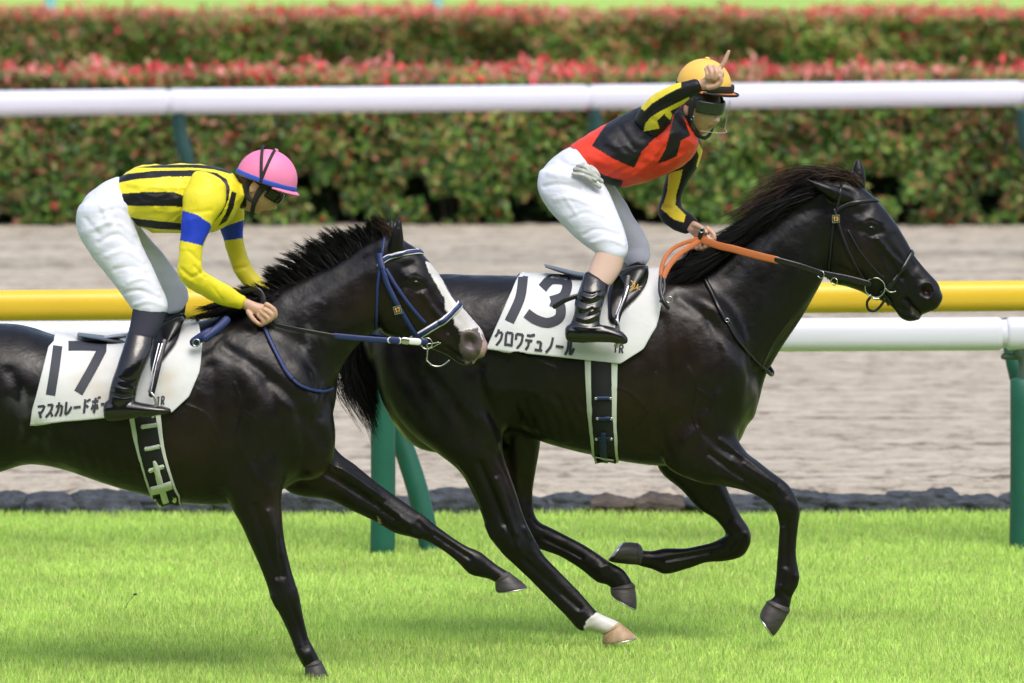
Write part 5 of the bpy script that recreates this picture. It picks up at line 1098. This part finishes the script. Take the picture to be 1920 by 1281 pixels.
p13 = person('jockey in red, black and yellow silks and yellow cap pointing one finger skyward', Y13, hd13, [T13, SN13, SF13, HN13, HF13, HIP13, LN13, LF13, SHN13, SHF13, NK13]+BN13+BF13, FG13, None)
RD = (.78, .055, .025); YL = (.80, .66, .05)
j13 = garment(p13, 'jersey', [T13], Y13, M['silk'], .0042, .005, 3.2, 51, [([(1150,330),(1200,300),(1230,260)], 4, -.006), ([(1180,335),(1225,300)], 3, .005), ([(1210,330),(1250,300)], 3, -.005), ([(1220,300),(1260,250)], 3, .004), ([(1100,300),(1140,320)], 4, -.003), ([(1240,315),(1290,285)], 3, .004), ([(1130,250),(1170,290)], 5, .004), ([(1160,235),(1190,280)], 4, -.004)],
  [(k2(L), BK) for L in ([(535,800),(600,700),(650,630),(780,550),(920,460),(1060,470),(1000,560),(950,640),(1050,690),(1165,585),(1150,625),(1020,740),(920,850),(865,972),(700,900),(620,850)],
    [(1185,480),(1240,560),(1300,720),(1225,760),(1195,880),(1130,910),(1045,938),(1110,820),(1140,700),(1165,590)], [(585,1010),(700,1050),(780,1068),(755,1135),(680,1120),(580,1070)])], RD, (1, .5, 2))
garment(j13, 'sleeve', [SN13], Y13, M['silk'], .0036, .002, 3.2, 52, [([(1215,215),(1235,200),(1260,190)], 3, -.004), ([(1240,185),(1275,168)], 3, .003), ([(1225,225),(1240,235)], 3, -.004)],
  [(k2(L), YL) for L in ([(915,510),(935,470),(1010,400),(1130,325),(1225,300),(1228,345),(1110,405),(1000,475),(945,530)], [(935,690),(950,630),(990,580),(1060,535),(1180,475),(1290,420),(1290,452),(1190,508),(1090,560),(1042,605),(1060,665)], [(1100,560),(1140,520),(1160,560),(1145,600)])], BK, (1, 1, 1.6), 6)
garment(j13, 'sleeve', [SF13], Y13, M['silk'], .0036, .0022, 3.2, 53, [([(1236,385),(1260,392),(1280,384)], 3, -.005), ([(1245,400),(1275,392)], 2.5, .004)],
  [(k2([(1130,1020),(1170,1000),(1240,985),(1215,1100),(1190,1180),(1185,1250),(1085,1270),(1120,1150)]), YL), (k3([(135,330),(160,320),(210,330),(275,395),(262,440),(200,420),(125,355)]), YL), (k2([(1368,780),(1400,850),(1355,975),(1345,955),(1365,880),(1350,830)]), YL)], BK, (1, 1, 1.6), 6)
mb = MB(); loft(mb, [(1262,212,1306,256,.085),(1275,202,1316,252,.078),(1288,196,1328,240,.072)], Y13, 4, 28, cap=(.2, .1)); me = remesh(mb, .005, 4); wrinkle(me, .003, 3, 60, st=(1, 1, 2)); obj('neck_gaiter', me, M['elastic'], p13)
wr13 = [([(1050,300),(1075,315),(1110,320)], 4, -.005), ([(1030,325),(1060,330),(1095,345)], 4, .005), ([(1020,350),(1050,345),(1085,355)], 3.5, -.005), ([(1040,375),(1070,370),(1110,385)], 3.5, .003), ([(1070,410),(1100,400),(1140,415)], 3, -.003), ([(1095,440),(1120,430),(1160,440)], 3, -.004), ([(1110,455),(1140,448),(1170,460)], 3, .004), ([(1120,350),(1145,390),(1165,440)], 3, -.003), ([(1060,370),(1080,400)], 3, .003)]
garment(p13, 'breeches', [HIP13, LN13, LF13], Y13, M['breech'], .0045, .0016, 3.2, 54, wr13, None, st=(1.2, 1, 1.6), sm=8)
for L, m in ((SHN13, M['tan']), (SHF13, M['tan'])): garment(p13, 'stocking', [L], Y13, m, .004, .0010, 3, 55)
bw = [([(1080,562),(1105,570),(1130,560)], 2, -.005), ([(1086,552),(1108,560),(1120,552)], 2, .004), ([(1078,570),(1095,580),(1128,574)], 2, .005), ([(1074,582),(1090,588),(1110,578)], 2, -.005), ([(1074,592),(1098,600),(1124,590)], 2, .005), ([(1072,600),(1100,607),(1122,602)], 2, -.004), ([(1085,545),(1110,552),(1135,545)], 2, -.003), ([(1095,520),(1092,545)], 3, .003), ([(1108,585),(1122,580)], 2, .004), ([(1070,612),(1100,616),(1130,612)], 2, .003)]
garment(p13, 'boot', BN13, Y13, M['patent'], .0036, .0014, 4, 56, bw); garment(p13, 'boot', BF13, Y13, M['patent'], .0036, .0014, 4, 57)
hm13 = frame(1320, 161, Y13-.02, math.radians(8), math.radians(30))
h13m = helmet(p13, hm13[0], hm13[1], .122, M['yellowcap'], M['elastic'], M['orangebrim'], 1.02, .035)
mb = arcpatch(hm13[0], hm13[1], .1285, .1135, -1.0, 1.0, -.012, .016, 0, .02); o = obj('goggle_strap', mb.me('g'), M['elastic'], h13m); solid(o, .008, 1)
mb = MB(); 
for a in np.linspace(-1.0, 1.0, 15): pass
tube(mb, [hm13[0]@np.array(((.124+.034*math.cos(a*1.25)**.8)*math.cos(a)*1.02, (.112+.034*math.cos(a*1.25)**.8)*math.sin(a)*.98, -.020))+hm13[1] for a in np.linspace(-1.1, 1.1, 21)], .006, 1, 8); obj('brim_trim', mb.me('t'), M['elastic'], h13m)
mb = arcpatch(hd13[0], hd13[1], .110, .084, -1.2, 1.2, -.006, .050, 0, .03); o = obj('goggles', mb.me('g'), M['goggle'], p13); solid(o, .006, 0)
mb = arcpatch(hd13[0], hd13[1], .142, .108, -1.25, .95, -.078, .056, 0, .01); vz = obj('visor', mb.me('g'), M['visor'], p13)
mb = MB(); tube(mb, [hd13[0]@np.array((.142*math.cos(a), .108*math.sin(a), -.078))+hd13[1] for a in np.linspace(-.9, .95, 14)]+[hd13[0]@np.array((.142*math.cos(.95), .108*math.sin(.95), z))+hd13[1] for z in (-.05, -.01, .05)], .0011, 1, 6); obj('rim', mb.me('g'), mat('visor_rim', (.5, .56, .56), .3), vz)
mb = arcpatch(hd13[0], hd13[1], .100, .0825, .9, 2.7, -.03, .06); o = obj('helmet_lining', mb.me('g'), M['elastic'], p13); solid(o, .005, 0)
mb = arcpatch(hd13[0], hd13[1], .100, .0825, -2.7, -1.15, .012, .06); o = obj('helmet_lining', mb.me('g'), M['elastic'], p13); solid(o, .005, 0)
for s in (-1, 1):
    mb = MB(); tube(mb, [hd13[0]@np.array(p)+hd13[1] for p in ((.015, s*.085, .04), (.018, s*.084, -.02), (.025, s*.072, -.07), (.04, s*.04, -.112), (.05, 0, -.124))], [.013, .012, .009, .008, .008], 4, 10, flat=.45); obj('chin_strap', mb.me('s'), M['elastic'], p13)
mb = MB(); ring_(mb, hd13[0]@np.array((.03, -.082, -.035))+hd13[1], .009, .0022, hd13[0]@np.array((0, 1, 0))); obj('strap_buckle', mb.me('s'), M['steel'], p13)
# gloves tucked into the waistband
gl = MB(); 
for a in ([(1078,318,-.20),(1098,322,-.215),(1120,334,-.21),(1128,340,-.20)], [(1076,326,-.20),(1096,330,-.218),(1114,344,-.21),(1124,350,-.20)], [(1084,312,-.195),(1094,312,-.21),(1106,322,-.213)], [(1094,309,-.19),(1102,312,-.205),(1112,324,-.21)], [(1108,313,-.185),(1116,320,-.20),(1122,330,-.205)], [(1100,330,-.215),(1116,338,-.215)]): tube(gl, chain(a, Y13), [.0095]*len(a), 4, 10)
me = remesh(gl, .0026, 1); wrinkle(me, .0012, 6, 71); gg = obj('gloves', me, M['glove']); tag(gg, 'pair of worn grey gloves tucked into the white breeches of the pointing jockey', 'gloves')
# weed stalk in the turf
g = G(232, 1150); mb = MB(); tube(mb, [(g[0], g[1], 0), (g[0]+.02, g[1], .05), (g[0]+.05, g[1], .085)], [.002, .0015, .0012], 4, 6); wd = obj('weed', mb.me('w'), M['twig']); mb = MB(); ellipsoid(mb, (g[0]+.053, g[1], .088), (.010, .006, .005)); obj('seed_head', mb.me('w'), M['twig'], wd)
tag(wd, 'thin brown weed stalk with a seed head sticking out of the turf at lower left', 'weed')
